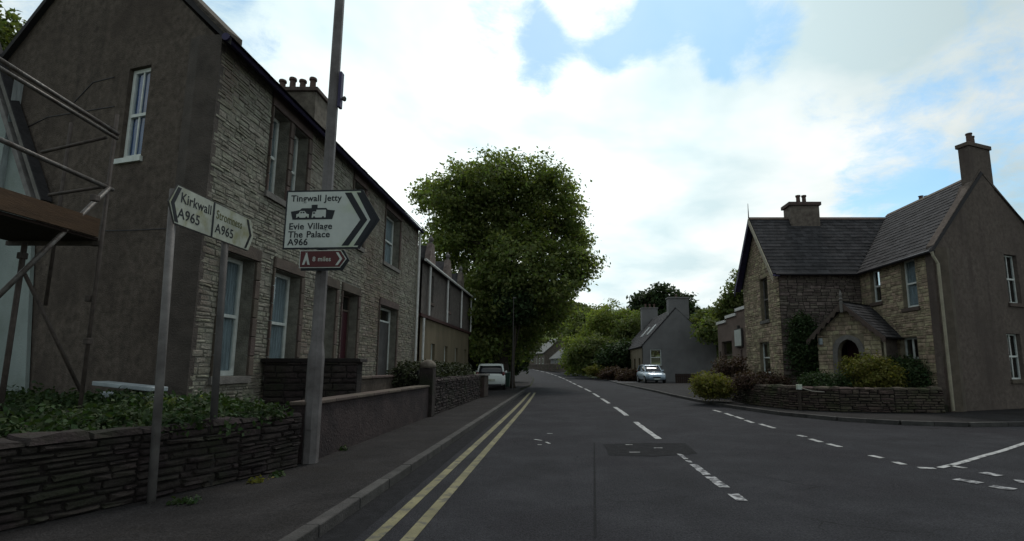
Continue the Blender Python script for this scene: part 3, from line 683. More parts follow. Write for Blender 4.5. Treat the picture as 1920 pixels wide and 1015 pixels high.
g_.prism([(XF-.1, TY1-.25, GB), (XF-5.5, TY1-.25, GB), (XF-5.5, TY1-.25, ze2), (XF-2.8, TY1-.25, ze2+1.7), (XF-.1, TY1-.25, ze2)], (0, .248, 0)); g_.build('gable_wall', M['terr'], T)
e0 = Vector((XF+.05, TY0-.05, ze2-.05)); e1 = Vector((XF+.05, TY1+.05, ze2-.05)); Vr = Vector((-2.9, 0, 1.85)).normalized(); Nr = Vector((1.85, 0, 2.9)).normalized()
rf = MB().obox(e0, U, Vr, Nr, 0, TY1-TY0+.1, 0, 3.4, -.08, 0).build('roof', M['slate_bed'], T)
lay(rf, 'slate', M['slate'], e0, U, Vr, Nr, TY1-TY0+.1, 3.4, (.25, .25), (.3, .34), (.012, .02), (), 100, .004, kind='slate', stagger=True)
MB().tube([e0+Nr*.0+Vector((.05, 0, -.03)), e1+Vector((.05, 0, -.03))], .06, 8).build('gutter', M['white_b'], rf)
for k, yy in enumerate((23.0, 26.6, 30.2)):
    gb_ = MB(); cy = yy; z0 = ze2
    gb_.prism([(XF-.08, cy-.55, z0), (XF-.08, cy+.55, z0), (XF-.08, cy+.45, z0+.45), (XF-.08, cy+.16, z0+1.0), (XF-.08, cy-.16, z0+1.0), (XF-.08, cy-.45, z0+.45)], (-.24, 0, 0))
    dg = gb_.build('gablet', M['stone_b'], T)
    MB().lathe((XF-.2, cy, z0+1.0), [(.09, 0), (.06, .10), (.12, .18), (.12, .26), (.05, .33), (.02, .42)], 8).build('finial', M['dressed_g'], dg)
    dr_ = MB(); 
    dr_.poly((XF-.32, cy-.5, z0+.3), (XF-.32, cy, z0+.95), (XF-1.7, cy, z0+.95), (XF-.9, cy-.5, z0+.3)); dr_.poly((XF-.32, cy+.5, z0+.3), (XF-.32, cy, z0+.95), (XF-1.7, cy, z0+.95), (XF-.9, cy+.5, z0+.3)); dr_.build('gablet_roof', M['slate'], T)
for yy in (22.3, 25.9, 29.6, 32.8):
    MB().tube([(XF, yy, ze2-.1), (XF, yy, zs+.08)], .05, 8).build('downpipe', M['white_b'], T)
MB().tube([(XF, 21.5, zs-.1), (XF, 21.5, .15)], .05, 8).build('downpipe', M['white_b'], T)
chimney(T, XF-3.2, XF-2.5, 22.6, 23.4, 7.0, 8.0, 'stone_b', [(XF-2.85, 23.0, .4)])

# ---------------------------------------------------------------- white house with scaffolding
wo = OG+gn*.07; wp = lambda px, py: onplane(px, py, wo, gn); wcv = wp(62, 700); WY = wcv.y; wc = wcv.x
WH = empty('white_house', (wc, WY, .1), 'white rendered house at the left edge behind the scaffolding', 'house')
v0_, v1_ = wp(84, 370), wp(0, 110); sl = v1_-v0_; ap = v0_+sl*(3.6/Vector((sl.x, sl.y)).length); ec = wp(62, 374)
mb = MB(); lft = ap+gd*3.6; low = lambda p, z: Vector((p.x, p.y, z))
mb.prism([low(wcv, .1), ec, v0_, ap, low(lft, ec.z), low(lft, .1)], -gn*.055)
mb.build('wall', M['whitewall'], WH)
dd = sl.normalized(); nn = dd.cross(gn).normalized(); nn = nn if nn.x > 0 else -nn
for off, mm in ((.0, 'dressed_g'), (-.20, 'post')):
    MB().obox(v0_+nn*off, dd, nn, gn, -.12, (ap-v0_).length, -.05, .05, .004, .10).build('bargeboard', M[mm], WH)
MB().obox(v0_, dd, nn, gn, -.15, (ap-v0_).length, .054, .075, -.04, .12).build('roof', M['slate'], WH)

S = empty('scaffold', (-6, 6, .6), 'tubular steel scaffold with a timber platform beside the white house', 'scaffold')
def tb(p, q, r=.028, m='tube', name='tube'): return MB().tube([p, q], r, 8).build(name, M[m], S, smooth=True)
YS2 = 6.75
outer = onY(203, 350, YS2).x; inner = onY(80, 365, YS2).x
ZG = .6
# uprights
tb((outer, YS2, ZG), (outer, YS2, onY(210, 215, YS2).z), .024, 'tube_d', 'upright')
tb((inner, YS2+.25, 2.2), (inner, YS2+.25, onY(80, 215, YS2).z), .022, 'tube_d', 'upright')
p = onY(40, 500, 6.3); tb((p.x, 6.3, ZG), (p.x, 6.3, p.z+.3), .03, 'tube_d', 'upright')
# guard rails parallel to the street
def rail(px0, py0, px1, py1, x, r=.026, m='tube'):
    q = onX(px1, py1, x); p = onX(px0, py0, x); d = (p-q); p = q+d*1.25; return tb(p, q+(q-p).normalized()*.12, r, m, 'guard_rail')
rail(0, 112, 208, 243, outer+.03); rail(0, 128, 206, 252, outer+.08, .024); rail(0, 262, 197, 350, outer+.03, .028)
# transoms
for (a, b, c, d) in ((78, 286, 200, 258), (92, 366, 190, 351), ):
    p, q = onY(a, b, YS2+.03), onY(c, d, YS2+.03); tb(p, q, .021, 'tube_d', 'transom')
# braces
p = onX(205, 352, outer+.06); q = onplane(0, 552, (outer-.2, 0, 0), (1, 0, 0)); tb(p, q+(q-p)*.35, .028, 'tube', 'brace')
p = onY(42, 505, 6.3); q = onY(152, 735, 6.9); tb(p, q, .022, 'tube_d', 'brace')
# couplers
for (px, py, yy) in ((205, 242, YS2), (200, 350, YS2), (178, 372, 6.35), (42, 480, 6.3), (176, 456, YS2), (168, 560, YS2), (165, 640, YS2)):
    c = onY(px, py, yy); MB().box(c.x-.035, c.x+.035, c.y-.04, c.y+.04, c.z-.04, c.z+.04).build('coupler', M['tube_d'], S, bevel=.01)
# platform boards + toe board
zp = onX(185, 452, outer-.02).z; yb = onX(185, 452, outer-.02).y
for k in range(5):
    x1 = outer-.03-k*.232; MB().box(x1-.225, x1, 2.4, yb+.02*(k % 2), zp, zp+.038).build('platform_board', M['board_d'], S)
zt0 = onX(183, 425, outer).z
MB().box(outer-.03, outer+.01, 2.4, yb-.05, zp+.04, zp+.04+.235).build('toe_board', M['board'], S)
MB().box(outer-1.2, outer+.0, yb-.02, yb+.02, zp-.06, zp-.003).build('transom', M['tube_d'], S)

# ---------------------------------------------------------------- left garden: soil, walls, plants, planks
gsoil = MB().prism([(-3.7, 7.2, 0), (-5.5, 8.0, 0), (-12, 9.95, 0), (-14, 2, 0), (-4.95, 2, 0), (-4.72, 4.3, 0), (-4.32, 5.4, 0), (-3.92, 6.4, 0)], (0, 0, .72)).build('garden_bed', M['soil'], kind='structure', label='raised earth bed behind the low rubble wall on the left')
MB().prism([(-3.75, 7.2, 0), (-3.75, 24, 0), (-5.5, 24, 0), (-5.5, 8.0, 0)], (0, 0, .45)).build('front_garden', M['soil'], kind='structure', label='narrow front garden soil between wall and stone house')
# rubble wall, polyline near -> lamp column
def rubble_wall(name, label, pts, z0, z1, th, stm, mort, ch=(.05, .11), sw=(.15, .42), cap=None, maxn=300, cat='wall'):
    P = [Vector((x, y, 0)) for x, y in pts]; root = empty(name, (P[0].x, P[0].y, z0), label, cat)
    tot = sum((b-a).length for a, b in zip(P, P[1:])); core = MB(); capm = []
    for a, b in zip(P, P[1:]):
        d = (b-a); L = d.length; d.normalize(); nn = Vector((d.y, -d.x, 0)); 
        core.obox(a-nn*th, d, ZV, nn, 0, L, z0-.02, z1-.05, 0, th-.02)
        lay(root, 'stone', M[stm], a+ZV*z0-nn*.02, d, ZV, nn, L, z1-z0-.06, ch, sw, (.02, .06), (), int(maxn*L/tot), .012, rot=.03)
        u = 0
        while u < L-.05:
            w_ = random.uniform(.25, .5) if cap != 'smooth' else random.uniform(.8, 1.1); w_ = min(w_, L-u); hh = random.uniform(.045, .09) if cap != 'smooth' else .06
            capm.append((a+d*(u+w_/2)+ZV*(z1-.05)-nn*(th/2), d, nn, ZV, w_-.015, th+random.uniform(.02, .09), hh)); u += w_
    core.build('wall_core', M[mort], root)
    place_pieces(capm, 'coping_stone', M[stm if cap != 'smooth' else 'dressed'], root, 'block' if cap == 'smooth' else 'stone', 80)
    return root
rw = [(-4.75, 1.9), (-4.52, 4.3), (-4.12, 5.4), (-3.72, 6.4), (-3.45, 7.3)]
rubble_wall('rubble_wall', 'low dry stone rubble wall holding back plants behind the two road sign posts', rw, .1, .80, .3, 'stone_d', 'mortar_d', (.035, .085), (.12, .5), maxn=260)
cw = empty('coped_garden_wall', (-3.57, 7.45, .1), 'dark harled garden wall with thin pale coping right of the lamp column', 'wall')
MB().box(-3.70, -3.45, 7.5, 14.25, .08, .87).build('wall_core', M['harl_w'], cw)
for k in range(8): MB().box(-3.73, -3.42, 7.48+k*.846, 7.48+(k+1)*.846-.008, .872, .925).build('coping_stone', M['dressed'], cw, bevel=.012)
rubble_wall('stub_garden_wall', 'stone garden wall below the clipped hedge towards the white car', [(-3.45, 14.75), (-3.4, 19.4), (-3.4, 23.0)], .1, 1.06, .3, 'stone_d', 'mortar_d', maxn=200)
wr = empty('garden_gate_wall', (-3.6, 23.4, .1), 'short pale ended wall pillar on the pavement just before the white car', 'wall')
MB().box(-3.75, -3.25, 23.3, 24.6, .1, 1.0).build('pillar', M['stone_w'], wr, bevel=.03); MB().box(-3.8, -3.2, 23.25, 24.65, 1.0, 1.08).build('cap', M['dressed_g'], wr, bevel=.02)
# dividing wall between front gardens, dwarf wall
dv = empty('dividing_wall', (-4.5, 9.7, .1), 'dark flat topped wall between the front gardens below the ground floor window', 'wall')
zd = onY(560, 672, 9.9).z
MB().box(-5.42, -3.72, 9.9, 10.15, .4, zd-.07).build('wall_core', M['mortar_d'], dv)
lay(dv, 'stone', M['stone_d'], Vector((-5.42, 9.9, .4)), Vector((1, 0, 0)), ZV, Vector((0, -1, 0)), 1.7, zd-.47, (.09, .15), (.2, .45), (.015, .04), (), 80)
place_pieces([(Vector((-4.57+.0, 10.03, zd-.07)), Vector((1, 0, 0)), Vector((0, 1, 0)), ZV, 1.85, .36, .07)], 'coping_stone', M['mortar_d'], dv, 'block', 9)
dw = empty('dwarf_wall', (-4.6, 10.4, .1), 'low inner wall in front of the doors of the stone house', 'wall')
MB().box(-4.75, -4.55, 10.25, 18.5, .1, 1.12).build('wall_core', M['harl'], dw); 
for k in range(9): MB().box(-4.79, -4.51, 10.25+k*.917, 10.25+k*.917+.905, 1.122, 1.18).build('coping_stone', M['dressed'], dw, bevel=.01)
gp_ = empty('gate_pillar', (-3.5, 14.45, .1), 'round topped dark stone gate pillar at the hedge end', 'pillar')
pz = onY(790, 690, 14.45).z; MB().box(-3.72, -3.36, 14.28, 14.64, .1, pz).build('shaft', M['stone_d'], gp_, bevel=.02)
MB().lathe((-3.54, 14.46, pz), [(.2, 0), (.22, .05), (.2, .12), (.12, .19), (.03, .22)], 12).build('cap', M['stone_b'], gp_, smooth=True)
hd = empty('clipped_hedge', (-4.3, 18, .5), 'dark clipped hedge behind the garden wall in front of the ochre terrace', 'hedge')
leaves('foliage', M['leaf_hd'], hd, [(-4.25, 15.3+i*1.05, 1.12, .55, .75, .42) for i in range(8)], 16000, .045, 3, .06, 6, .3)
MB().box(-4.6, -3.9, 14.9, 22.9, .45, 1.3).build('stem_or_fill', M['dark'], hd)  # dark box added inside the foliage for the hedge's inner shade
gl = MB().box(-4.9, -3.8, 15.6, 22.5, .4, .5)
# earth bank rising from the rubble wall to the gable
BA = [(-4.95, 1.9, .725), (-4.72, 4.3, .725), (-4.32, 5.4, .725), (-3.92, 6.4, .725), (-3.72, 7.2, .725)]
BB = [(-12, 3, .84), (-11, 9.6, .88), (-8.5, 8.86, .90), (-6.8, 8.36, .88), (-5.5, 7.97, .80)]
def bank(u, v):
    k = min(3, int(u*4)); t = u*4-k; a = Vector(BA[k]).lerp(Vector(BA[k+1]), t); b = Vector(BB[k]).lerp(Vector(BB[k+1]), t)
    p = a.lerp(b, v); p.z = a.z+(b.z-a.z)*min(1, v*1.6)+.03*math.sin(u*23+v*9); return p
bk_ = MB()
for a in range(20):
    for b in range(10): bk_.poly(bank(a/20, b/10), bank((a+1)/20, b/10), bank((a+1)/20, (b+1)/10), bank(a/20, (b+1)/10))
bk_.build('earth_bank', M['soil'], smooth=True, kind='structure', label='earth bank rising from the rubble wall to the brown gable')
pb = []
rg = random.Random(5)
for k in range(110):
    p = bank(rg.random()**.9, rg.random()**1.3*.85+.01); pb.append((p.x, p.y, p.z+.03, .42, .36, .08+.07*rg.random()))
gpn = leaves('ground_cover', M['leaf_dk'], None, pb, 34000, .034, 9, .07, 8, .9); tag(gpn, 'low tangle of dark green weeds growing over the raised bed', 'plants', None, 'stuff')
for i, (px, py) in enumerate(((365, 770), (345, 760), (270, 745), (305, 775))):
    c = G(px, py, .80); q = empty('leafy_weed', (c.x, c.y, .74), ['bright green weed with broad pointed leaves left of the dark sign post', 'smaller green weed between the two sign posts', 'pale green weed in front of the lying boards', 'low green weed at the rubble wall top right of the near sign post'][i], 'plant')
    leaves('leaf_cluster', M['leaf_br'] if i == 0 else M['leaf_mid'], q, [(c.x, c.y, .90, .15, .15, .10)], 110, .06, 20+i, .05, 5, .8)
for i, (px, py, px2, py2) in enumerate(((190, 712, 350, 728),)):
    wo2 = OG+gn*.45; a = onplane(px, py, wo2, gn); b = onplane(px2, py2, wo2, gn); b.z = min(b.z, a.z); d = (b-a); L = d.length; d.normalize(); n = Vector((d.y, -d.x, 0)); V3 = d.cross(n)
    bd = empty('stacked_boards', (a+b)/2-ZV*.15, 'pale weathered boards lying in the bed at the foot of the brown gable', 'boards')
    MB().obox(a-ZV*.05, d, ZV, n, 0, L*.72, -.03, .03, -.1, .12).build('board', M['pale'], bd, bevel=.01)
    MB().obox(a-ZV*.13, d, ZV, n, L*.15, L, -.10, -.015, -.05, .16).build('board', M['pale'], bd, bevel=.01)

for i, (px, py) in enumerate(((482, 905), (520, 893), (345, 945), (640, 845))):
    c = G(px, py, .1); q = empty('pavement_weed', (c.x, c.y, .1), ['dry tuft growing on the pavement left of the lamp column', 'small tuft against the rubble wall nearest the lamp column', 'flat weed at the foot of the near sign post', 'tiny weed at the foot of the coped garden wall'][i], 'plant')
    leaves('leaf_cluster', M['leaf_go'] if i == 0 else M['leaf_dk'], q, [(c.x, c.y, .115, .12, .09, .03)], 70, .028, 120+i, .03, 5, .9)
# ---------------------------------------------------------------- signs and columns
def text(body, size, m, parent, x, z, y=-.006, sx=1., align='LEFT', name='lettering', ext=.0015, bold=.0):
    cu = bpy.data.curves.new(name, 'FONT'); cu.body = body; cu.size = size; cu.extrude = ext; cu.align_x = align; cu.offset = bold; cu.space_character = 1.05; cu.space_word = 1.2
    t = bpy.data.objects.new('tmp_text', cu); C.objects.link(t); dg = bpy.context.evaluated_depsgraph_get(); me = bpy.data.meshes.new_from_object(t.evaluated_get(dg)); bpy.data.objects.remove(t); bpy.data.curves.remove(cu)
    me.materials.clear(); me.materials.append(m); o = bpy.data.objects.new(name, me); C.objects.link(o); o.parent = parent
    o.location = (x, y, z); o.rotation_euler = (R(90), 0, 0); o.scale = (sx, 1, 1); return o
def flat(parent, name, m, pts, y, th=.003):   # plate in the sign's own plane
    return MB().prism([(x, y, z) for x, z in pts], (0, -th, 0)).build(name, m, parent, local=True)
# lamp column
LB = G(580, 868, .1); LX, LY = LB.x, LB.y
lamp = empty('lamp_column', (LX, LY, .1), 'tall tapering grey steel street lighting column carrying the white direction sign', 'lamp post')
MB().tube([(LX, LY, .1), (LX, LY, 1.55), (LX, LY, 1.75), (LX, LY, 9.5)], [.112, .108, .085, .062], 8, True).build('pole', M['steel'], lamp, smooth=False)
MB().obox(Vector((LX, LY, 0)), Vector((1, 0, 0)), ZV, Vector((0, -1, 0)), -.042, .042, .55, 1.15, .098, .112).build('access_door', M['steel'], lamp, bevel=.004)
bz0, bz1 = onY(640, 203, LY).z, onY(640, 137, LY).z; bx = onY(638, 170, LY).x
MB().box(bx-.015, bx+.028, LY-.05, LY+.05, bz0, bz1).build('control_box', M['purple'], lamp, bevel=.008)
bc = onY(648, 186, LY)
MB().tube([(bx, LY, bc.z), (bx+.055, LY, bc.z)], .016, 8).build('sensor_arm', M['post_d'], lamp)
MB().lathe((bx+.07, LY, bc.z-.03), [(.02, 0), (.03, .02), (.03, .05), (.015, .07)], 10).build('sensor', M['post_d'], lamp)
MB().tube([(LX, LY, 9.5), (LX+.15, LY, 9.9), (LX+.6, LY, 10.1), (LX+1.2, LY, 10.15)], [.06, .045, .04, .035], 8).build('bracket_arm', M['steel'], lamp)
MB().box(LX+1.1, LX+1.75, LY-.12, LY+.12, 10.08, 10.2).build('lantern', M['post_d'], lamp, bevel=.03)
# large white direction sign
SY = LY-.16
tl, bl, tip, tr_, br_ = onY(541, 361, SY), onY(533, 465, SY), onY(713, 415, SY), onY(683, 361, SY), onY(688, 470, SY)
w0 = tr_.x-tl.x; hS = (tl.z-bl.z)
sg_ = empty('direction_sign', (tl.x, SY, bl.z), 'large white arrow direction sign for Tingwall Jetty with black border and ferry symbol', 'sign', rz=R(-3))
wS = w0; tipx = tip.x-tl.x; h = hS
flat(sg_, 'sign_back', M['sign_k'], [(-.025, -.025), (wS+.0, -.025), (tipx+.02, h*.48), (wS+.0, h+.025), (-.025, h+.025)], .006, .006)
flat(sg_, 'sign_face', M['sign_w'], [(0, 0), (wS-.03, 0), (tipx-.06, h*.48), (wS-.03, h), (0, h)], -.001)
# chevrons
def chev(parent, x0, dx, wd, m, y, hh, tipd): flat(parent, 'chevron', m, [(x0, 0.02), (x0+wd, 0.02), (x0+wd+tipd, hh*.48), (x0+wd, hh-.02), (x0, hh-.02), (x0+tipd, hh*.48)], y)
td = tipx-wS
chev(sg_, wS-.26, 0, .10, M['sign_k'], -.0045, h, td)
chev(sg_, wS-.085, 0, .085, M['sign_k'], -.0045, h, td-.03)
sc = h/.76
def tx(s, z, sz, x=.04, sx=1.): text(s, sz, M['sign_k'], sg_, x, z, -.0055, sx, bold=.0022)
tx('Tingwall Jetty', h*.83, .122*sc, .05, .97); tx('Evie Village', h*.325, .122*sc, .045, 1.0); tx('The Palace', h*.18, .122*sc, .045, 1.0); tx('A966', h*.045, .122*sc, .045, 1.0)
# ferry symbol: hull with car and lorry cut in white
fx, fz = .06, h*.50; fw, fh = .60*sc, .20*sc
flat(sg_, 'ferry_symbol', M['sign_k'], [(fx, fz+.11*sc), (fx+.03*sc, fz), (fx+fw-.03*sc, fz), (fx+fw, fz+.12*sc), (fx+.50*sc, fz+.13*sc), (fx+.48*sc, fz+.155*sc), (fx+.36*sc, fz+.155*sc), (fx+.36*sc, fz+.20*sc), (fx+.28*sc, fz+.20*sc), (fx+.28*sc, fz+.155*sc), (fx+.15*sc, fz+.155*sc), (fx+.12*sc, fz+.13*sc)], -.0045)
flat(sg_, 'car_symbol', M['sign_w'], [(fx+.08*sc, fz+.025*sc), (fx+.25*sc, fz+.025*sc), (fx+.25*sc, fz+.07*sc), (fx+.215*sc, fz+.08*sc), (fx+.19*sc, fz+.115*sc), (fx+.13*sc, fz+.115*sc), (fx+.11*sc, fz+.08*sc), (fx+.08*sc, fz+.07*sc)], -.0075)
flat(sg_, 'lorry_symbol', M['sign_w'], [(fx+.29*sc, fz+.025*sc), (fx+.48*sc, fz+.025*sc), (fx+.48*sc, fz+.13*sc), (fx+.35*sc, fz+.13*sc), (fx+.35*sc, fz+.105*sc), (fx+.30*sc, fz+.105*sc)], -.0075)
for cx_ in (.11, .22, .325, .445):
    mbc = MB(); mbc.prism([(fx+cx_*sc+.014*math.cos(a*math.pi/5)*sc, -.0105, fz+.028*sc+.014*math.sin(a*math.pi/5)*sc) for a in range(10)], (0, -.001, 0)); mbc.build('wheel_symbol', M['sign_k'], sg_, local=True)
for (a0_, a1_, b0_, b1_) in ((.135, .155, .085, .105), (.165, .19, .085, .105), (.305, .335, .075, .095)):
    flat(sg_, 'window_symbol', M['sign_k'], [(fx+a0_*sc, fz+b0_*sc), (fx+a1_*sc, fz+b0_*sc), (fx+a1_*sc, fz+b1_*sc), (fx+a0_*sc, fz+b1_*sc)], -.0105, .001)
for zc in (.2, .8):
    MB().obox(Vector((0, 0, 0)), Vector((1, 0, 0)), ZV, Vector((0, 1, 0)), .05, wS, h*zc-.02, h*zc+.02, .007, .045).build('fixing_rail', M['sign_bl'], sg_, local=True)
# brown campsite sign
a, b = onY(563, 470, SY), onY(561, 503, SY); e_ = onY(652, 487, SY).x-a.x; hb = a.z-b.z
bs = empty('campsite_sign', (a.x, SY, b.z), 'small brown arrow sign with white tent symbol under the white direction sign', 'sign', rz=R(-3))
flat(bs, 'sign_back', M['sign_k'], [(.02, -.035), (e_-.06, -.035), (e_+.03, hb*.45), (e_-.05, hb), (.02, hb)], .03, .02)
flat(bs, 'sign_border', M['sign_w'], [(0, 0), (e_-.09, 0), (e_, hb*.5), (e_-.09, hb), (0, hb)], 0)
flat(bs, 'sign_face', M['sign_br'], [(.012, .012), (e_-.095, .012), (e_-.016, hb*.5), (e_-.095, hb-.012), (.012, hb-.012)], -.0035)
flat(bs, 'tent_symbol', M['sign_w'], [(.045, .045), (.075, .045), (.1, .12), (.125, .045), (.155, .045), (.11, hb-.045), (.115, hb-.03), (.1, hb-.04), (.085, hb-.03), (.09, hb-.045)], -.007)
flat(bs, 'chevron', M['sign_w'], [(e_-.155, .035), (e_-.12, .035), (e_-.06, hb*.5), (e_-.12, hb-.035), (e_-.155, hb-.035), (e_-.095, hb*.5)], -.007)
text('8 miles', .095, M['sign_w'], bs, .19, hb*.5-.032, -.007, .92, bold=.001)
# two-post Kirkwall / Stromness sign, plane parallel to the street
PXs = -3.98
p1 = G(283, 943, .1); p2 = G(392, 912, .1)
q1 = onX(320, 352, PXs); q2 = onX(478, 408, PXs); zb1 = onX(322, 416, PXs).z
ks = empty('two_post_sign', (PXs, p1.y, .1), 'faded two panel Kirkwall sign on two grey posts in front of the rubble wall', 'sign')
zT = (q1.z+q2.z)/2; zB = zT-.40; Ls = q2.y-q1.y
dS1 = onX(330, 400, PXs).y; dS2 = onX(432, 450, PXs).y
MB().tube([(p1.x, p1.y, .1), (PXs-.07, dS1+.03, zT-.03)], .038, 12).build('post', M['post'], ks, smooth=True, label='pale grey near post')
MB().tube([(p2.x, p2.y, .1), (PXs-.07, dS2, zT-.05)], .038, 12).build('post', M['post_d'], ks, smooth=True, label='dark grey far post')
# face board: local frame x along +Y of the world, normal +X
fb = bpy.data.objects.new('sign_board', None); C.objects.link(fb); fb.parent = ks; fb.matrix_parent_inverse = base_mat(ks).inverted(); fb.location = (PXs, q1.y, zB); fb.rotation_euler = (0, 0, R(90)); hk = zT-zB
def kflat(nm, mm, pts, y, th=.003, parent=fb): return flat(parent, nm, mm, pts, y, th)
kflat('sign_back', M['post_d'], [(.10, -.012), (Ls-.09, -.012), (Ls+.012, hk/2), (Ls-.09, hk+.012), (.10, hk+.012), (-.012, hk/2)], .012, .01)
kflat('sign_face', M['sign_c'], [(.10, 0), (Ls-.09, 0), (Ls, hk/2), (Ls-.09, hk), (.10, hk), (0, hk/2)], 0)
md = onX(400, 400, PXs).y-q1.y
kflat('divider', M['sign_k'], [(md-.014, 0), (md+.014, 0), (md+.014, hk), (md-.014, hk)], -.0035)
kflat('chevron', M['sign_k'], [(.10, .015), (.15, .015), (.07, hk/2), (.15, hk-.015), (.10, hk-.015), (.02, hk/2)], -.0035)
kflat('chevron', M['sign_k'], [(Ls-.18, .015), (Ls-.14, .015), (Ls-.05, hk/2), (Ls-.14, hk-.015), (Ls-.18, hk-.015), (Ls-.09, hk/2)], -.0035)
kw = md-.20
text('Kirkwall', .155, M['sign_k'], fb, .15, hk*.60, -.0045, .92, bold=.001); text('A965', .155, M['sign_k'], fb, .13, hk*.17, -.0045, 1., bold=.001)
text('Stromness', .145, M['sign_f'], fb, md+.05, hk*.58, -.0045, .78, bold=.001); text('A965', .155, M['sign_k'], fb, md+.05, hk*.17, -.0045, 1., bold=.001)

# ---------------------------------------------------------------- right stone house
RX = 11.4; RY = 15.9; YC = 20.0; EZ = 5.0; RB = .1
RH = empty('corner_house', (RX, RY, RB), 'L shaped two storey stone house with slate roof and arched gabled porch on the right', 'house')
ud = Vector((0, 1, 0)); nL = Vector((-1, 0, 0))
o1 = Vector((RX, RY, RB)); hh1 = []
def rxh(x0, x1, yt, yb, X=RX): 
    a, b = onX(x0, yt, X), onX(x1, yt, X); c = onX((x0+x1)/2, yb, X); t = onX((x0+x1)/2, yt, X)
    return (min(a.y, b.y), max(a.y, b.y), c.z-RB, t.z-RB)
def shiftu(h, y): return (h[0]-y, h[1]-y, h[2], h[3])
f1 = [shiftu(rxh(1630, 1648, 507, 568), RY), shiftu(rxh(1687, 1714, 487, 578), RY), shiftu(rxh(1688, 1719, 633, 674), RY)]
EH = EZ-RB
wall_panel(RH, 'wall', M['mortar_lit'], o1, ud, nL, YC-RY, EH, .3, f1)
lay(RH, 'stone', M['stone_lit'], o1, ud, ZV, nL, YC-RY, EH, (.07, .16), (.14, .42), (.006, .024), [(a-.02, b+.02, c-.13, d+.02) for a, b, c, d in f1]+[(-.01, .42, 0, EH)], 250, .012, rot=.02)
place_pieces([(o1+ud*.205+ZV*(EH/15*(k+.5)), ud, ZV, nL, .40 if k % 2 else .36, EH/15-.01, .03) for k in range(15)], 'quoin', M['dressed'], RH, 'block', 30)
for i, h in enumerate(f1): window(RH, o1, ud, nL, h, .13, .06, 'white', rail=.5 if i < 2 else 0, curtain=(i == 1), mull=(i == 2), sm='dressed')
# cross wing side wall (faces the camera)
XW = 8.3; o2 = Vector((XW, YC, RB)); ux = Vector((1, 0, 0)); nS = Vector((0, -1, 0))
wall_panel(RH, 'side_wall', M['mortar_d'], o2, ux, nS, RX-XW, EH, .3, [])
lay(RH, 'stone', M['stone_b'], o2, ux, ZV, nS, RX-XW, EH, (.07, .16), (.14, .42), (.006, .026), [], 250, .012, rot=.02)  # same house stone in a darker copy, camera-side shade put into the colour
# cross wing gable facing the road
CY1 = 23.9; CR = 21.95; AZ = 7.55; o3 = Vector((XW, YC, RB))
f3 = [shiftu(rxh(1424, 1438, 522, 602, XW), YC), shiftu(rxh(1424, 1442, 642, 700, XW), YC)]
wall_panel(RH, 'front_gable', M['mortar_lit'], o3, ud, nL, CY1-YC, EH, .3, f3, (CR-YC, AZ-RB))
gl_ = lambda v, v1: (0, CY1-YC) if v1 <= EH+.01 else (max(0, (v1-EH)/(AZ-RB-EH)*(CR-YC)), (CY1-YC)-(v1-EH)/(AZ-RB-EH)*(CY1-CR))
lay(RH, 'stone', M['stone_lit'], o3, ud, ZV, nL, CY1-YC, AZ-RB-.05, (.07, .16), (.14, .42), (.006, .024), [(a-.02, b+.02, c-.13, d+.02) for a, b, c, d in f3], 200, .012, lim=gl_, rot=.02)
for i, h in enumerate(f3): window(RH, o3, ud, nL, h, .13, .05, 'white' if i else 'dressed_g', curtain=False, sm='dressed_g')
# gable end of the right wing, oblique
gd2 = Vector((1, .4, 0)).normalized(); gn2 = Vector((.4, -1, 0)).normalized(); gpl = lambda px, py: onplane(px, py, (RX, RY, 0), gn2)
apx = gpl(1838, 326); apu = (apx-Vector((RX, RY, 0))).dot(gd2); GW2 = apu*2.35
def gh_(x0, x1, yt, yb):
    a, b = gpl(x0, yt), gpl(x1, yt); z0 = gpl((x0+x1)/2, yb).z; o = Vector((RX, RY, 0)); return ((a-o).dot(gd2), (b-o).dot(gd2), z0-RB, gpl((x0+x1)/2, yt).z-RB)
f2 = [gh_(1882, 1905, 478, 568), gh_(1887, 1912, 626, 712)]
wall_panel(RH, 'gable_wall', M['harl2'], o1, gd2, gn2, GW2, EH, .3, f2, (apu, apx.z-RB))
for h in f2: window(RH, o1, gd2, gn2, h, .12, .045, 'white', bars=1, curtain=False, sm='dressed')
MB().prism([(RX-.012, RY-.02, RB), (RX+.36, RY-.02, RB), (RX+.60, RY+.19, RB), (RX+.55, RY+.33, RB), (RX-.012, RY+.06, RB)], (0, 0, EH)).build('corner_band', M['dressed'], RH)
# hidden back walls
bw = MB(); E2 = o1+gd2*GW2
for a, b in (((E2.x, E2.y), (17.2, 23.9)), ((17.2, 23.9), (XW, 23.9))): bw.poly((a[0], a[1], RB), (b[0], b[1], RB), (b[0], b[1], EZ), (a[0], a[1], EZ))
bw.build('rear_wall', M['harl2'], RH)
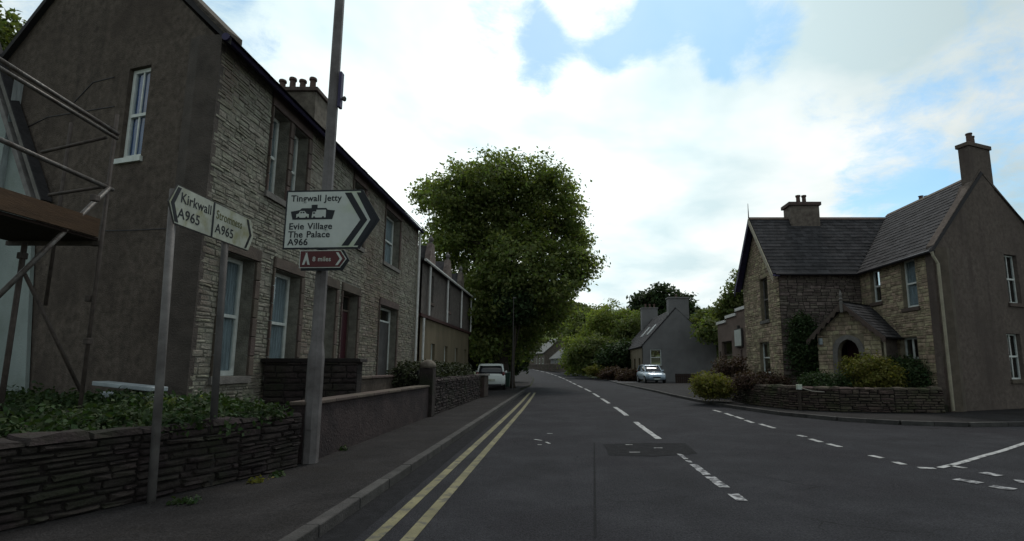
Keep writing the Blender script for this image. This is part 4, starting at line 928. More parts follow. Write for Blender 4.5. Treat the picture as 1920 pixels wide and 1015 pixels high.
# roofs
zr = apx.z+.05; ridA = Vector((apx.x, apx.y, zr)); ridB = Vector((13.6, CR, zr)); zr2 = AZ+.08
ev0 = o1+nL*.18+ud*-.1; ev0.z = EZ-.10; 
def roof_plane(name_parent, P00, P10, P01, P11, maxn, m='slate', nm='roof', rows=.2, lim=None, th=.09):
    """P00->P10 eaves, P01->P11 ridge"""
    U_ = (P10-P00).normalized(); n_ = U_.cross(P01-P00).normalized(); n_ = n_ if n_.z > 0 else -n_
    V_ = n_.cross(U_); V_ = V_ if V_.z > 0 else -V_; L_ = (P01-P00).dot(V_); W_ = (P10-P00).length; a1 = (P01-P00).dot(U_); b1 = (P11-P00).dot(U_)
    mb = MB(); q = [P00, P10, P11, P01]; mb.add(q+[p-n_*th for p in q], [(0, 1, 2, 3), (7, 6, 5, 4), (0, 4, 5, 1), (1, 5, 6, 2), (2, 6, 7, 3), (3, 7, 4, 0)])
    r = mb.build(nm, M['slate_bed'], name_parent)
    lay(r, 'slate', M[m], P00+n_*.004, U_, V_, n_, W_, L_, (rows, rows), (.24, .32), (.014, .024), (), maxn, .004, kind='slate', stagger=True, lim=lambda v, v1: (a1*v1/L_ if a1 > 0 else a1*v/L_, W_+(b1-W_)*(v1 if b1 < W_ else v)/L_))
    return r
ex0 = Vector((RX-.2, RY-.12, EZ-.12)); ex1 = Vector((RX-.2, YC-.2, EZ-.12))
r1_ = roof_plane(RH, ex0, ex1, Vector((apx.x-.02, apx.y-.06, zr)), Vector((apx.x-.02, CR, zr)), 260)
cx0 = Vector((XW-.28, YC-.2, EZ-.12)); cx1 = Vector((RX-.2, YC-.2, EZ-.12))
r2_ = roof_plane(RH, cx0, cx1, Vector((XW-.28, CR, zr2)), Vector((apx.x, CR, zr2)), 260)
# far slopes
MB().poly((XW-.28, CR, zr2), (apx.x, CR, zr2), (13.5, CY1+.2, EZ-.12), (XW-.28, CY1+.2, EZ-.12)).build('rear_roof', M['slate'], RH)
MB().poly(ridA, Vector((apx.x, CR, zr)), Vector((17.3, 24.0, EZ-.1)), E2+Vector((.2, -.1, EZ-.1-RB))).build('rear_roof', M['slate'], RH)
# ridge tiles
n = 14
for k in range(n):
    a = Vector((XW-.28, CR, zr2)).lerp(Vector((apx.x, CR, zr2)), k/n); b = Vector((XW-.28, CR, zr2)).lerp(Vector((apx.x, CR, zr2)), (k+.985)/n)
    MB().prism([a+Vector((0, -.13, -.08)), a+Vector((0, 0, .05)), a+Vector((0, .13, -.08))], b-a).build('ridge_tile', M['dressed'], r2_)
for k in range(n):
    A, B = ridA, Vector((apx.x, CR, zr)); a = A.lerp(B, k/n); b = A.lerp(B, (k+.985)/n)
    MB().prism([a+Vector((-.13, 0, -.08)), a+Vector((0, 0, .05)), a+Vector((.13, 0, -.08))], b-a).build('ridge_tile', M['dressed'], r1_)
# gutters
MB().tube([ex0+Vector((-.02, 0, -.03)), ex1+Vector((-.02, 0, -.03))], .05, 8).build('gutter', M['black'], r1_)
MB().tube([cx0+Vector((0.1, -.02, -.03)), cx1+Vector((0, -.02, -.03))], .05, 8).build('gutter', M['black'], r2_)
# bargeboards on the road gable
for s, (ya, yb) in enumerate(((YC-.24, CR), (CY1+.24, CR))):
    a = Vector((XW-.30, ya, EZ-.16)); b = Vector((XW-.30, yb, zr2-.01)); d = (b-a).normalized(); nn = Vector((0, d.z, -d.y)) if s == 0 else Vector((0, d.z, -d.y))
    MB().prism([a, b, b-ZV*.26, a-ZV*.26], (-.035, 0, 0)).build('bargeboard', M['cream'] if s == 0 else M['purple'], RH)
    MB().prism([a+Vector((.004, 0, -.05)), b+Vector((.004, 0, -.05)), b+Vector((.26, 0, -.05)), a+Vector((.26, 0, -.05))], (0, 0, -.02)).build('soffit', M['purple'], RH)
MB().tube([(XW-.3, CR, zr2), (XW-.3, CR, zr2+.65)], [.025, .01], 6).build('finial', M['black'], RH)
# skew coping on the right gable
a0 = o1+gd2*-.06+ZV*(EH-.05)+gn2*.02; a1 = Vector((apx.x, apx.y, apx.z+.06))+gn2*.02; a2 = o1+gd2*(GW2+.06)+ZV*(EH-.05)+gn2*.02
for p, q in ((a0, a1), (a1, a2)): MB().prism([p, q, q+ZV*.11, p+ZV*.11], -gn2*.22).build('skew_coping', M['harl2'], RH)
# chimneys
ct = gpl(1826, 276); cl, cr_ = gpl(1818, 300), gpl(1857, 300)
cb = MB(); d_ = .75
def cbx(mb, u0, u1, z0, z1, n0, n1): mb.obox(Vector((RX, RY, 0)), gd2, ZV, gn2, u0, u1, z0, z1, n0, n1)
uu = lambda p: (p-Vector((RX, RY, 0))).dot(gd2)
cbx(cb, uu(cl), uu(cr_), apx.z-.9, ct.z, -.32, .004)
cb.prism([gpl(1808, 375)+gn2*.003, gpl(1818, 345)+gn2*.003, gpl(1858, 345)+gn2*.003, gpl(1868, 380)+gn2*.003], -gn2*.315)
cm_ = cb.build('chimney', M['harl2'], RH)
c2 = MB(); cbx(c2, uu(cl)-.05, uu(cr_)+.05, ct.z+.002, ct.z+.14, -.38, .05); c2.build('cap', M['dressed'], cm_, bevel=.015)
for (px, n_) in ((1824, -.09), (1836, -.22)):
    q = gpl(px, 270)+gn2*n_; MB().lathe((q.x, q.y, ct.z+.14), [(.10, 0), (.105, .05), (.09, .07), (.085, .30), (.10, .32), (.10, .36), (.07, .36)], 12).build('chimney_pot', M['pot'], cm_)
k0, k1 = onY(1474, 398, CR), onY(1530, 398, CR)
s2 = MB().box(k0.x+.04, k1.x-.03, CR-.35, CR+.35, zr2-.5, onY(1500, 390, CR).z).build('chimney', M['stone_b'], RH)
MB().box(k0.x-.04, k1.x+.04, CR-.42, CR+.42, onY(1500, 390, CR).z+.002, onY(1500, 384, CR).z).build('cap', M['dressed'], s2)
for px in (1497, 1508):
    q = onY(px, 384, CR); MB().lathe((q.x, q.y, q.z), [(.1, 0), (.1, .05), (.085, .07), (.08, .32), (.105, .34), (.105, .40), (.08, .40)], 12).build('chimney_pot', M['pot'], s2)
q = onY(1735, 380, 24.5); s3 = MB().box(q.x-.25, q.x+.25, 24.3, 24.9, 6.0, q.z+.02).build('chimney', M['stone_b'], RH)
for dx in (-.12, .14): MB().lathe((q.x+dx, 24.6, q.z+.02), [(.11, 0), (.09, .1), (.09, .3), (.12, .33), (.08, .33)], 10).build('chimney_pot', M['pot'], s3)
# cream downpipe near the corner
dy = onX(1757, 470, RX-.06).y
MB().tube([(RX-.22, dy, EZ-.18), (RX-.2, dy, EZ-.3), (RX-.07, dy, EZ-.55), (RX-.07, dy, .15)], .042, 8).build('downpipe', M['cream'], RH)
# porch, its gable turned towards the main road
PC = Vector((9.78, 18.2, 0)); pu = Vector((.6, -.8, 0)); pn = Vector((-.8, -.6, 0)); hwp = 1.05; Wp = 2*hwp
pz_ = lambda px, py: onplane(px, py, PC, pn)
pe = pz_(1600, 626).z; PT = pz_(1590, 570).z; o4 = PC-pu*hwp+ZV*RB
pUu = lambda px, py: (pz_(px, py)-PC).dot(pu)+hwp
ah = (pUu(1572, 680), pUu(1614, 680), 0, pz_(1593, 652).z-RB); at = pz_(1593, 636).z-RB; cxa = (ah[0]+ah[1])/2; hw = (ah[1]-ah[0])/2
# gable wall with a pointed opening
pm = MB(); P4 = lambda u, v, n=0.: o4+pu*u+ZV*v+pn*n
prof = [(-hw, 0), (-hw, ah[3]*.86), (-hw*.93, ah[3]*.97), (-hw*.72, ah[3]+(at-ah[3])*.45), (-hw*.38, ah[3]+(at-ah[3])*.80), (0, at)]
EWp = pe-RB; APp = PT-RB-.1
def ptop(u): return EWp+(APp-EWp)*(1-abs(u-hwp)/hwp)
for n_ in (0., -.25):
    pm.poly(P4(0, 0, n_), P4(ah[0], 0, n_), P4(ah[0], ptop(ah[0]), n_), P4(0, EWp, n_)); pm.poly(P4(ah[1], 0, n_), P4(Wp, 0, n_), P4(Wp, EWp, n_), P4(ah[1], ptop(ah[1]), n_))
    full = [(cxa+x, z) for x, z in prof[1:]]+[(cxa-x, z) for x, z in prof[-2:0:-1]]
    for (a, b), (c, d) in zip(full, full[1:]): pm.poly(P4(a, b, n_), P4(c, d, n_), P4(c, ptop(c), n_), P4(a, ptop(a), n_))
full = [(cxa+x, z) for x, z in prof]+[(cxa-x, z) for x, z in prof[-2::-1]]
for (a, b), (c, d) in zip(full, full[1:]): pm.poly(P4(a, b), P4(c, d), P4(c, d, -.25), P4(a, b, -.25))
pm.build('porch_wall', M['mortar_lit'], RH)
pl_lim = lambda v, v1: (0, Wp) if v1 <= EWp+.01 else (max(0, (v1-EWp)/(APp-EWp)*hwp), Wp-(v1-EWp)/(APp-EWp)*hwp)
lay(RH, 'stone', M['stone_lit'], o4, pu, ZV, pn, Wp, APp-.06, (.10, .17), (.18, .4), (.01, .025), [(ah[0]-.15, ah[1]+.15, 0, at+.15)], 80, .012, lim=pl_lim)
outp = [(x*(1+.15/hw) if abs(x) > .01 else 0, z*1.0+(.15 if z > ah[3]*.85 else 0)) for x, z in prof]
pr2_ = prof+[(-x, z) for x, z in prof[-2::-1]]; ou2 = outp+[(-x, z) for x, z in outp[-2::-1]]
for k, ((a, b), (c, d)) in enumerate(zip(zip(pr2_, pr2_[1:]), zip(ou2, ou2[1:]))):
    MB().prism([o4+pu*(cxa+x)+ZV*z-pn*.02 for x, z in (a, b, d, c)], pn*.06).build('arch_stone', M['dressed_g'], RH)
MB().obox(o4, pu, ZV, pn, ah[0]-.1, ah[1]+.1, 0, at+.1, -1.0, -.95).build('porch_door', M['door_r'], RH)
lenp = 1.75
for u_ in (0, Wp-.2): MB().obox(o4, pu, ZV, -pn, u_, u_+.2, 0, EWp, .252, lenp).build('porch_side_wall', M['stone_b'], RH)  # sides in the shade-darkened stone, front in the lit copy
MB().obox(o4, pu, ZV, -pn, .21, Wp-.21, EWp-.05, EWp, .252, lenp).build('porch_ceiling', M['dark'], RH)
ov = .25; dyp = -pn*(lenp+.35)
pa = o4-pu*ov+pn*.25+ZV*(EWp-.17); pb_ = o4+pu*(Wp+ov)+pn*.25+ZV*(EWp-.17); pt = PC+pn*.25+ZV*(PT+.05)
roof_plane(RH, pa, pa+dyp, pt, pt+dyp, 60, nm='porch_roof', rows=.16, th=.05); roof_plane(RH, pb_, pb_+dyp, pt, pt+dyp, 90, nm='porch_roof', rows=.16, th=.05)
for a in (pa, pb_):
    MB().prism([a, pt, pt-ZV*.15, a-ZV*.15], pn*.04).build('porch_bargeboard', M['dressed'], RH)
    d = pt-a
    for k in range(7):
        c = a+d*(k+.5)/7-ZV*.15; MB().prism([c-d/16, c+d/16, c+ZV*-.09], pn*.03).build('fretwork', M['dressed'], RH)
pf = pt+pn*.02; MB().lathe((pf.x, pf.y, PT+.05), [(.05, -.35), (.06, 0), (.04, .05), (.07, .1), (.03, .16), (.05, .24), (.01, .42)], 8).build('porch_finial', M['dressed_g'], RH)
q = o4+pu*(Wp+.1)+pn*.0; MB().tube([(q.x, q.y, pe-.2), (q.x, q.y, RB)], .03, 8).build('porch_downpipe', M['cream'], RH)
lq = pz_(1541, 640); MB().box(lq.x-.1, lq.x+.0, lq.y-.05, lq.y+.06, lq.z-.12, lq.z+.1).build('porch_lamp', M['pale'], RH)

# garden wall around the corner house
rubble_wall('corner_garden_wall', 'low mossy rubble wall curving in front of the arched porch', [(6.75, 21.4), (6.62, 19.0), (7.1, 16.9), (8.2, 15.95), (9.6, 15.6), (10.95, 15.5)], .1, .80, .35, 'stone_w', 'mortar_d', maxn=280)
rgd = MB().prism([(6.9, 21.4, 0), (7.0, 17.2, 0), (8.3, 16.25, 0), (11.3, 15.85, 0), (11.3, 20.0, 0), (8.3, 20, 0), (8.3, 24, 0), (6.9, 24, 0)], (0, 0, .3)).build('porch_garden', M['soil'], kind='structure', label='garden soil between the rubble wall and the porch')
gt_ = G(1500, 768, .1); gpst = empty('lantern_post', (7.35, 16.55, .1), 'short dark post with small white box on the garden wall', 'post')
c = onY(1498, 727, 16.5); MB().tube([(c.x, 16.5, .1), (c.x, 16.5, c.z-.05)], .05, 8).build('post_shaft', M['bark'], gpst); MB().box(c.x-.07, c.x+.07, 16.42, 16.56, c.z-.06, c.z+.09).build('white_box', M['sign_w'], gpst, bevel=.01)
c2 = onY(1546, 735, 16.2); rp_ = MB().tube([(c.x, 16.45, c.z), ((c.x+c2.x)/2, 16.3, c.z-.10), (c2.x, 16.2, c.z-.12)], .014, 6).build('rope', M['rope']); tag(rp_, 'slack pale rope strung from the white box over the garden wall', 'rope')

def bush(name, label, m, c, r, n, sz, seed, cat='bush', stem_or_fill=True, clump=.10, shell=.35, group=None):
    b = empty(name, (c[0], c[1], c[2]-r[2]), label, cat, group)
    rr_ = random.Random(seed); bl = [(c[0], c[1], c[2], *r)]
    for k in range(3):
        a_ = rr_.uniform(0, 6.28); bl.append((c[0]+math.cos(a_)*r[0]*.8, c[1]+math.sin(a_)*r[1]*.8, c[2]+rr_.uniform(-.2, .75)*r[2], r[0]*.28, r[1]*.28, r[2]*.42))
    for k in range(5):
        bl.append((c[0]+rr_.uniform(-.6, .6)*r[0], c[1]+rr_.uniform(-.5, .5)*r[1], c[2]+rr_.uniform(-.25, .35)*r[2], r[0]*.5, r[1]*.5, r[2]*.55))
    leaves('foliage', M[m], b, bl, n, sz, seed, clump, 8, shell)
    mb = MB()
    for k in range(5): mb.tube([(c[0]+rr_.uniform(-.15, .15)*r[0], c[1], c[2]-r[2]*1.0), (c[0]+rr_.uniform(-.6, .6)*r[0], c[1]+rr_.uniform(-.5, .5)*r[1], c[2]+r[2]*.4)], [.03*r[2]+.01, .01], 5)
    mb.build('stem_or_fill', M['bark'], b)
    return b
def pxb(px, py, Y): return onY(px, py, Y)
p = pxb(1633, 700, 16.9); bush('golden_bush', 'rounded golden green bush in front of the arched porch door', 'leaf_go', (p.x, 16.9, p.z), (.80, .65, .58), 9000, .040, 31)
p = pxb(1702, 712, 17.2); bush('dark_bush', 'dark green bush under the small ground floor window', 'leaf_dk', (p.x, 17.1, p.z), (.66, .6, .72), 8000, .045, 32)
p = pxb(1522, 655, 19.0); bush('ivy_climber', 'dark ivy climbing the wall left of the porch', 'leaf_dk', (p.x, 19.55, p.z+.1), (.55, .45, 1.25), 8000, .05, 33, 'climber')
p = pxb(1560, 720, 16.8); bush('low_shrub', 'low dark shrub between rope and porch', 'leaf_dk', (p.x, 17.2, p.z), (.8, .5, .35), 4000, .04, 34)
p = pxb(1345, 722, 20.5); bush('yellow_green_shrub', 'spreading yellow green shrub at the end of the garden wall', 'leaf_go', (p.x-.2, 20.4, p.z-.05), (.72, .8, .45), 8000, .045, 35)
p = pxb(1372, 700, 22.8); bush('russet_shrub', 'russet leaved shrub by the wooden doors of the flat roofed extension', 'leaf_rd', (p.x, 23.2, p.z-.1), (.6, .7, .7), 6000, .05, 36)
p = pxb(1425, 718, 19.2); bush('brown_shrub', 'low red brown shrub below the lower front gable window', 'leaf_rd', (p.x, 19.2, p.z), (1.0, .5, .35), 6000, .045, 37)

# flat-roofed extension
EX = 8.45
E = empty('flat_roofed_extension', (EX, 24, .1), 'brown flat roofed extension with stepped white fascia behind the stone house', 'building')
oE = Vector((EX, 24.0, .1)); hE = onX(1372, 600, EX).z
dE = [shiftu(rxh(1353, 1372, 640, 692, EX), 24.0)]
wall_panel(E, 'wall', M['brown_wall'], oE, ud, nL, 4.6, 3.55, .25, dE)
MB().box(EX+.001, EX+6, 28.35, 28.6, .1, 3.65).build('side_wall', M['brown_wall'], E)
window(E, oE, ud, nL, dE[0], .1, .07, 'dressed', curtain=False, sm='dressed', cm='curtain')
for k, (y0, y1, z) in enumerate(((24.0, 25.5, 4.02), (25.5, 27.1, 3.82), (27.1, 28.65, 3.62))):
    MB().box(EX+.0, EX+5.5, y0+.002, y1-.002, 3.65, z).build('parapet', M['brown_wall'], E); MB().box(EX-.07, EX+.15, y0, y1-.004, z+.002, z+.14).build('fascia', M['white_b'], E)
for yy in (24.9, 28.2): MB().box(EX-.05, EX-.002, yy, yy+.12, .1, 2.2).build('timber_post', M['dressed'], E)
sb = empty('wall_signboard', (EX, 25.3, 2.3), 'pale rectangular signboard mounted high on the flat roofed extension', 'sign')
a, b = onX(1377, 618, EX-.08), onX(1392, 650, EX-.08); MB().box(EX-.10, EX-.04, b.y, a.y, b.z, a.z).build('board', M['post_d'], sb); MB().box(EX-.115, EX-.102, b.y+.05, a.y-.05, b.z+.05, a.z-.05).build('panel', M['sign_w'], sb)
MB().box(EX-.11, EX-.0, (a.y+b.y)/2-.03, (a.y+b.y)/2+.03, a.z+.002, a.z+.15).build('bracket', M['post_d'], sb)

# ---------------------------------------------------------------- grey gabled house further on
GY = 48.0
gA, gB = onY(1206, 700, GY).x, onY(1345, 700, GY).x
GH = empty('grey_gabled_house', (gA, GY, .1), 'dark grey harled cottage gable end with skylights beyond the side garden', 'house')
ez3 = onY(1206, 648, GY).z; az3 = onY(1265, 578, GY).z; oG = Vector((gA, GY, .09))
hw3 = [(onY(1219, 655, GY).x-gA, onY(1240, 655, GY).x-gA, onY(1230, 686, GY).z-.09, onY(1230, 655, GY).z-.09)]
wall_panel(GH, 'gable_wall', M['grey_harl'], oG, ux, nS, gB-gA, ez3-.09, .3, hw3, ((gB-gA)*.46, az3-.09))
window(GH, oG, ux, nS, hw3[0], .1, .09, 'white', curtain=False)
frl = [(1.5+k*3.2, 2.5+k*3.2, .9 if k != 2 else .0, 2.1) for k in range(4)]
wall_panel(GH, 'front_wall', M['yrender'], Vector((gA, GY+.001, .09)), ud, nL, 14, ez3-.09, .3, frl)
for h in frl: window(GH, Vector((gA, GY, .09)), ud, nL, h, .1, .08, 'stone_b' if False else 'dressed', curtain=False)
MB().poly((gB, GY, .09), (gB, GY+14, .09), (gB, GY+14, ez3), (gB, GY, ez3)).build('rear_wall', M['grey_harl'], GH)
mid = gA+(gB-gA)*.46
ra = roof_plane(GH, Vector((gA-.2, GY-.05, ez3-.1)), Vector((gA-.2, GY+14, ez3-.1)), Vector((mid, GY-.05, az3+.05)), Vector((mid, GY+14, az3+.05)), 60, rows=.3)
MB().poly((mid, GY-.05, az3+.05), (mid, GY+14, az3+.05), (gB+.2, GY+14, ez3-.1), (gB+.2, GY-.05, ez3-.1)).build('rear_roof', M['slate'], GH)
sl_ = (Vector((mid, GY, az3+.05))-Vector((gA-.2, GY, ez3-.1))).normalized(); nr_ = Vector((-sl_.z, 0, sl_.x))
for yy in (2.2, 6.0):
    MB().obox(Vector((gA-.2, GY+yy, ez3-.1))+sl_*1.6, ud, sl_, nr_, 0, .8, 0, 1.3, .02, .09).build('skylight', M['clear_lens'], ra)
chimney(GH, onY(1253, 560, GY).x, onY(1291, 560, GY).x, GY-.012, GY+.9, az3-1, onY(1270, 560, GY).z, 'grey_harl', [(mid+.2, GY+.4, .3)], cap='grey_harl')
chimney(GH, mid-1.1, mid+.7, GY+12.5, GY+13.6, az3-1.5, az3+1.3, 'grey_harl', [(mid-.6+.5*k, GY+13, .45) for k in range(3)], cap='grey_harl')
gw = empty('dark_garden_fence', (12, 44, .1), 'dark timber boarded screen in front of the grey gable', 'fence')
a, b = onY(1266, 701, 44), onY(1311, 701, 44); npl = 12
for k in range(npl): x0 = a.x+(b.x-a.x)*k/npl; MB().box(x0, x0+(b.x-a.x)/npl-.015, 44, 44.04, .08, a.z).build('plank', M['board_d'], gw)
MB().box(a.x, b.x, 44.045, 44.10, a.z-.25, a.z-.15).build('rail', M['board_d'], gw)

# ---------------------------------------------------------------- far cottages up the road
def cottage(label, x, y, w, d, h, rh, wm, rm, zb, rz, wins):
    c = empty('far_cottage', (x, y, zb), label, 'cottage', 'small cottages up the road', rz)
    o = Vector((0, 0, 0)); ux_, uy_ = Vector((1, 0, 0)), Vector((0, 1, 0))
    mb = MB(); mb.prism([(0, 0, -.5), (w, 0, -.5), (w, 0, h), (w/2, 0, h+rh), (0, 0, h)], (0, d, 0)); mb.build('wall', M[wm], c, local=True)
    rb_ = MB(); 
    rb_.prism([(-.3, -.2, h-.25), (w/2, -.2, h+rh+.05), (w+.3, -.2, h-.25), (w+.3, -.2, h-.1), (w/2, -.2, h+rh+.2), (-.3, -.2, h-.1)], (0, d+.4, 0)); rb_.build('roof', M[rm], c, local=True)
    for k in range(wins):
        yk = 1.2+k*(d-1.5)/wins; f = MB().box(-.03, -.002, yk, yk+.9, .9, 2.1).build('window', M['white'], c, local=True); MB().box(-.045, -.032, yk+.1, yk+.8, 1.0, 2.0).build('pane', M['car_glass'], f, local=True)
    f = MB().box(w*.3, w*.3+.9, -.03, -.002, .9, 2.1).build('window', M['white'], c, local=True); MB().box(w*.3+.1, w*.3+.8, -.045, -.032, 1.0, 2.0).build('pane', M['car_glass'], f, local=True)
    MB().box(w/2-.5, w/2+.5, .0, .7, h+rh-.5, h+rh+1.2).build('chimney', M[wm], c, local=True)
    return c
cottage('pale roofed cottage seen between the big tree and the green shrubs', -3.2, 112, 7, 12, 3.3, 2.9, 'stone_b', 'slate_g', 1.1, R(14), 3)
cottage('lower cottage with light grey roof beside the green shrubs', .6, 100, 6, 8, 2.3, 2.4, 'grey_harl', 'slate_g', .8, R(18), 2)
cottage('furthest cottage half hidden by the big tree', -9.0, 132, 7, 11, 2.8, 2.6, 'stone_b', 'slate_g', 1.8, R(16), 2)
fw_ = rubble_wall('far_roadside_wall', 'low stone wall along the road in front of the far cottages', [(-9.5, 122), (-3.2, 98), (1.2, 84), (3.5, 76)], .6, 1.9, .4, 'stone_w', 'mortar_d', (.3, .4), (.6, 1.1), maxn=40)

# ---------------------------------------------------------------- trees
def tree(label, base, top, r, blobs, m, n, sz, seed, clump, limbs=6, name='tree', group=None, shell=.5):
    t = empty(name, base, label, 'tree', group)
    ls = [(b[0]+random.uniform(-.2, .2)*b[3], b[1], b[2]+random.uniform(-.1, .3)*b[5]) for b in (random.sample(blobs, min(limbs, len(blobs))))]
    trunk(t, base, top, r, ls); leaves('crown', M[m], t, blobs, n, sz, seed, clump, 9, shell); return t
TY = 36.0
spec = [(862, 372, 62), (905, 345, 62), (955, 330, 48), (1010, 335, 46), (1045, 352, 38), (1062, 405, 42), (1040, 440, 60), (985, 410, 70), (915, 420, 75), (850, 425, 55), (815, 372, 38), (1075, 495, 42), (1100, 490, 24), (1040, 530, 58), (975, 500, 80), (905, 500, 70), (950, 575, 72), (1010, 590, 60), (1045, 568, 34), (895, 570, 60), (900, 630, 50), (950, 640, 48), (985, 640, 24), (1080, 450, 28), (830, 470, 45)]
rg2 = random.Random(4); bl = []
for (px, py, rp) in spec:
    Y = TY+rg2.uniform(-2.6, 2.6); c = onY(px, py, Y); rr_ = rp/1000*Y; bl.append((c.x, Y, c.z, rr_, rr_*1.15, rr_*.9))
tb_ = onY(935, 720, TY)
tree('huge spreading sycamore over the road beyond the stone terraces', (tb_.x, TY, .1), (tb_.x+.6, TY, 10), .48, bl, 'leaf_syc', 110001, .12, 41, .36, 10, 'sycamore_tree')
# trunks beside the road under the big tree
for i, (px, yy, r) in enumerate(((962, 33.5, .13), (905, 38, .25))):
    c = onY(px, 700, yy); t = empty('roadside_tree', (c.x, yy, .1), ['slim roadside tree trunk right of the white car', 'darker tree behind the white car under the big sycamore'][i], 'tree')
    trunk(t, (c.x, yy, .1), (c.x+.1, yy, 5), r, [(c.x-.8, yy, 5.5), (c.x+.8, yy+.4, 5.6)])
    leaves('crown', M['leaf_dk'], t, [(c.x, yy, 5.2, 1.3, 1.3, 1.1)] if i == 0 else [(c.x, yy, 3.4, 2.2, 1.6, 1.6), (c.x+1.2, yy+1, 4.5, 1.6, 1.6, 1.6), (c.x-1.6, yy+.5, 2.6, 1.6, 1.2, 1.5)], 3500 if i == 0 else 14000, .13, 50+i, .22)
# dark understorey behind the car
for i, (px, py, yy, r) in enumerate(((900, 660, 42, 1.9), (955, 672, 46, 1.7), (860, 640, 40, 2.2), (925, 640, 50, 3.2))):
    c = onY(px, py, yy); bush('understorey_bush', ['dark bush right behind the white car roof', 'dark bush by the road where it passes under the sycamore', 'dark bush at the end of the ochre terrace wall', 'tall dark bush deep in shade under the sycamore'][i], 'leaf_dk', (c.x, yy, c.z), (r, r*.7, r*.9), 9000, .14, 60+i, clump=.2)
# tree at the top left behind the stone house
c = onY(15, 75, 22); tree('tree top showing over the left shoulder of the brown gable', (c.x-.5, 22, 0), (c.x-.5, 22, c.z-1), .4, [(c.x-.9, 22, c.z, 1.6, 1.6, 1.5), (c.x+.2, 22.5, c.z-1.6, 1.5, 1.5, 1.5)], 'leaf_mid', 7000, .13, 70, .2, 2)
# trees on the right
def ptree(label, Y, spec, m, n, sz, seed, clump, basepx, r=.3, limbs=4, grp=None):
    bl = []
    for (px, py, rp) in spec:
        c = onY(px, py, Y+random.uniform(-1, 1)); q = rp/1000*Y; bl.append((c.x, c.y, c.z, q, q, q*.85))
    c = onY(basepx, 640, Y); zt_ = max(b[2] for b in bl); return tree(label, (c.x, Y, 0), (c.x, Y, zt_*.75), r, bl, m, n, sz, seed, clump, limbs, group=grp)
ptree('round topped tree standing behind the grey house chimneys', 74, [(1240, 560, 30), (1205, 568, 24), (1275, 568, 24), (1240, 590, 40), (1225, 612, 45), (1290, 590, 24), (1190, 600, 30)], 'leaf_dk', 16000, .26, 80, .38, 1240)
ptree('sparse green tree between the grey house and the stone house gable', 46, [(1385, 545, 24), (1372, 575, 30), (1388, 515, 14), (1350, 600, 28), (1395, 590, 40), (1330, 620, 26), (1400, 625, 40)], 'leaf_mid', 12000, .15, 81, .24, 1385, .2)
ptree('darker green tree right behind the grey house roof', 66, [(1325, 600, 24), (1345, 615, 28), (1310, 612, 24), (1360, 640, 30), (1300, 640, 30)], 'leaf_mid', 9000, .24, 82, .3, 1330)
bs_ = [((1150, 622, 70), (62, 58, 52), 'leaf_br', 'tall bright green roadside shrub left of the grey house'), ((1100, 620, 82), (46, 60, 44), 'leaf_mid', 'green roadside shrub nearest the far cottages'),
       ((1190, 640, 66), (38, 50, 48), 'leaf_mid', 'dense green shrub against the grey house front'), ((1120, 665, 64), (55, 40, 36), 'leaf_mid', 'lower green shrub overhanging the right kerb'),
       ((1165, 672, 58), (42, 30, 30), 'leaf_dk', 'dark shrub in the shade left of the parked blue car'), ((1075, 588, 105), (28, 30, 20), 'leaf_mid', 'distant green shrub below the skyline'), ((1086, 668, 74), (30, 30, 34), 'leaf_br', 'light green shrub beside the far cottage wall')]
for i, ((px, py, Y), (a, b, c_), mm, lb) in enumerate(bs_):
    c = onY(px, py, Y); bush('roadside_shrub', lb, mm, (c.x, Y, c.z), (a/1000*Y, b/1000*Y*.8, c_/1000*Y), 11000, .0026*Y, 90+i, clump=.0045*Y, group=None)
for i, (px, py, Y, mm) in enumerate(((1150, 702, 54, 'leaf_rd'), (1185, 706, 50, 'leaf_rd'), (1125, 697, 60, 'leaf_go'))):
    c = onY(px, py, Y); bush('verge_shrub', ['low russet shrub at the verge left of the blue car', 'dark russet shrub just left of the blue car', 'low golden shrub at the road edge'][i], mm, (c.x, Y, c.z), (.028*Y, .02*Y, .012*Y), 4000, .10, 100+i, clump=.15)
fm = leaves('distant_wood', M['leaf_mid'], None, [(x, 150+abs(x-20)*.4, 9+3*math.sin(x*.3), 8, 5, 5+1.5*math.sin(x*.7)) for x in range(-40, 110, 9)], 26000, .6, 110, .8, 9, .4); tag(fm, 'distant belt of green trees below the hill', 'wood', None, 'stuff')

# distant thin lamp column by the road
c = onY(963, 700, 40); lc = empty('thin_lamp_post', (c.x+.25, 37, .1), 'thin distant street lamp in front of the sycamore', 'lamp post')
zt_ = onY(962, 560, 30.0).z; lx = onY(962, 640, 30.0).x; lc.location = (lx, 30.0, .1)
MB().tube([(lx, 30.0, .05), (lx, 30.0, zt_)], [.035, .022], 8).build('pole', M['post_d'], lc); MB().box(lx-.04, lx+.14, 29.95, 30.05, zt_, zt_+.06).build('lantern', M['post'], lc, bevel=.02)

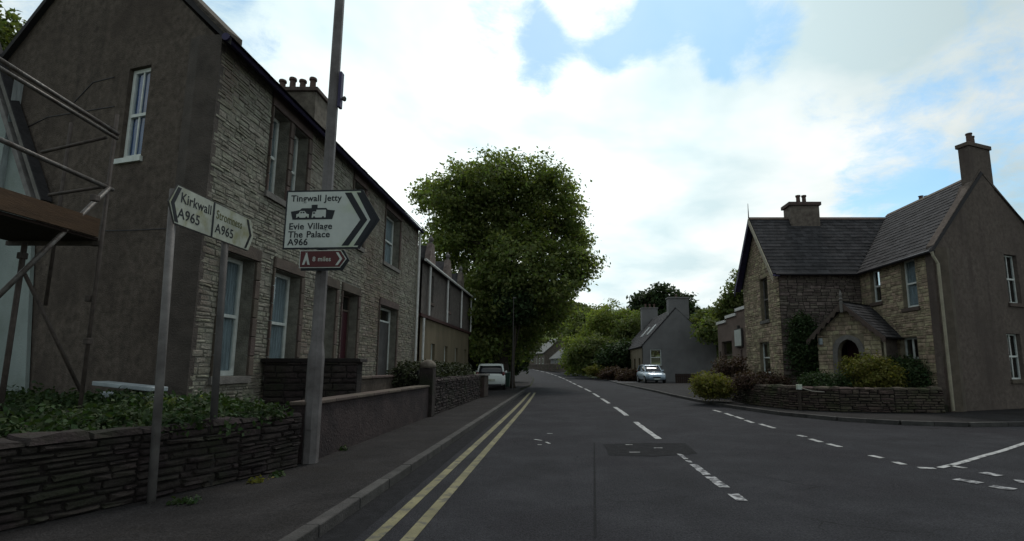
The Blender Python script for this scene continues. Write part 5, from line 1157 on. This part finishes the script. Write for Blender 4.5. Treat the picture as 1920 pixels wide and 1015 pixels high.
# ---------------------------------------------------------------- cars
def car(name, label, paint, loc, rz, group=None):
    c = empty(name, loc, label, 'car', group, rz)
    L, Wd = 3.9, .84       # rear at y=0, front at y=L, x half width
    def loft(secs, n=20, e=.42):
        mb = MB(); b = 0
        for (y, w, z0, z1) in secs:
            for k in range(n):
                t = 2*math.pi*k/n; cc, ss = math.cos(t), math.sin(t)
                mb.v.append((w*math.copysign(abs(cc)**e, cc), y, (z0+z1)/2+(z1-z0)/2*math.copysign(abs(ss)**e, ss)))
        for i in range(len(secs)-1):
            for k in range(n): mb.f.append((i*n+k, i*n+(k+1) % n, (i+1)*n+(k+1) % n, (i+1)*n+k))
        mb.f.append(tuple(range(n))); mb.f.append(tuple((len(secs)-1)*n+k for k in range(n))[::-1]); return mb
    lower = loft([(0, .66, .34, .78), (.04, .78, .27, .88), (.16, .83, .22, .95), (.5, .85, .20, .98), (1.6, .86, .19, .96), (2.7, .86, .19, .94), (3.1, .85, .20, .90), (3.6, .80, .22, .80), (3.82, .72, .26, .70), (3.9, .60, .32, .60)])
    body = lower.build('body', M[paint], c, smooth=True, local=True)
    gh = loft([(.10, .66, .85, 1.05), (.22, .70, .8, 1.33), (.45, .68, .8, 1.41), (1.3, .69, .8, 1.45), (2.0, .67, .8, 1.42), (2.45, .66, .8, 1.22), (2.95, .62, .8, .93)], 20, .5)
    gh.build('cabin', M['car_glass'], c, smooth=True, local=True)
    rf_ = loft([(.16, .60, 1.34, 1.385), (.42, .645, 1.38, 1.455), (1.3, .655, 1.42, 1.49), (1.95, .63, 1.39, 1.45), (2.1, .60, 1.36, 1.40)], 16, .5); rf_.build('roof', M[paint], c, smooth=True, local=True)
    for s in (-1, 1):
        for (y0, z0, y1, z1, x0, x1) in ((.12, .92, .26, 1.40, .735, .63), (2.9, .92, 2.02, 1.42, .68, .62), (1.45, .95, 1.40, 1.45, .735, .66)):
            MB().tube([(s*x0, y0, z0), (s*x1, y1, z1)], .045, 6).build('pillar', M[paint], c, local=True)
        for y in (.68, 3.15):
            w = MB(); n = 20
            w.tube([(s*.70, y, .30), (s*.855, y, .30)], .30, n); wh = w.build('wheel', M['tyre'], c, local=True)
            MB().tube([(s*.80, y, .30), (s*.868, y, .30)], .19, 14).build('rim', M['rim'], wh, local=True)
        MB().tube([(s*.70, 0.03, .82), (s*.745, .10, .90), (s*.74, .16, 1.02)], [.05, .09, .05], 8).build('tail_light', M['red_lens'], c, smooth=True, local=True)
        MB().tube([(s*.50, 3.80, .62), (s*.64, 3.72, .68), (s*.74, 3.55, .74)], [.06, .09, .05], 8).build('headlight', M['clear_lens'], c, smooth=True, local=True)
        MB().tube([(s*.80, 2.45, .98), (s*.93, 2.40, 1.0)], [.05, .09], 8).build('mirror', M[paint], c, smooth=True, local=True)
    MB().box(-.26, .26, -.03, -.002, .50, .61).build('number_plate', M['sign_c'], c, local=True)
    MB().box(-.3, .3, 3.89, 3.93, .42, .52).build('grille', M['black'], c, local=True)
    MB().box(-.62, .62, .0, .10, .22, .33).build('bumper_trim', M['black'], c, local=True)
    MB().box(-.26, .26, 3.935, 3.95, .30, .40).build('number_plate', M['sign_w'], c, local=True)
    return c
c = onY(919, 732, 30.5); car('parked_car', 'white hatchback parked off the left kerb with its back to the camera', 'car_w', (c.x, 30.5, .1), R(6))
c = onY(1226, 718, 43.0); car('parked_car', 'silver blue car parked nose out beside the grey gable', 'car_b', (c.x+.0, 47.0, .09), R(184))
# wheelie bin right of the white car
c = onY(949, 715, 34.5); wb = empty('wheelie_bin', (c.x, 34.5, .1), 'green wheelie bin beside the white car', 'bin')
MB().add([(c.x-.2, 34.3, .15), (c.x+.2, 34.3, .15), (c.x+.2, 34.75, .15), (c.x-.2, 34.75, .15), (c.x-.26, 34.2, 1.0), (c.x+.26, 34.2, 1.0), (c.x+.26, 34.85, 1.0), (c.x-.26, 34.85, 1.0)], [(0, 3, 2, 1), (4, 5, 6, 7), (0, 1, 5, 4), (1, 2, 6, 5), (2, 3, 7, 6), (3, 0, 4, 7)]).build('bin_body', mat('bin_green', (.03, .06, .045), .6), wb)
MB().box(c.x-.28, c.x+.28, 34.15, 34.9, 1.003, 1.07).build('lid', M['leaf_dk'] if False else mat('bin_lid', (.10, .16, .13), .5), wb, bevel=.02)
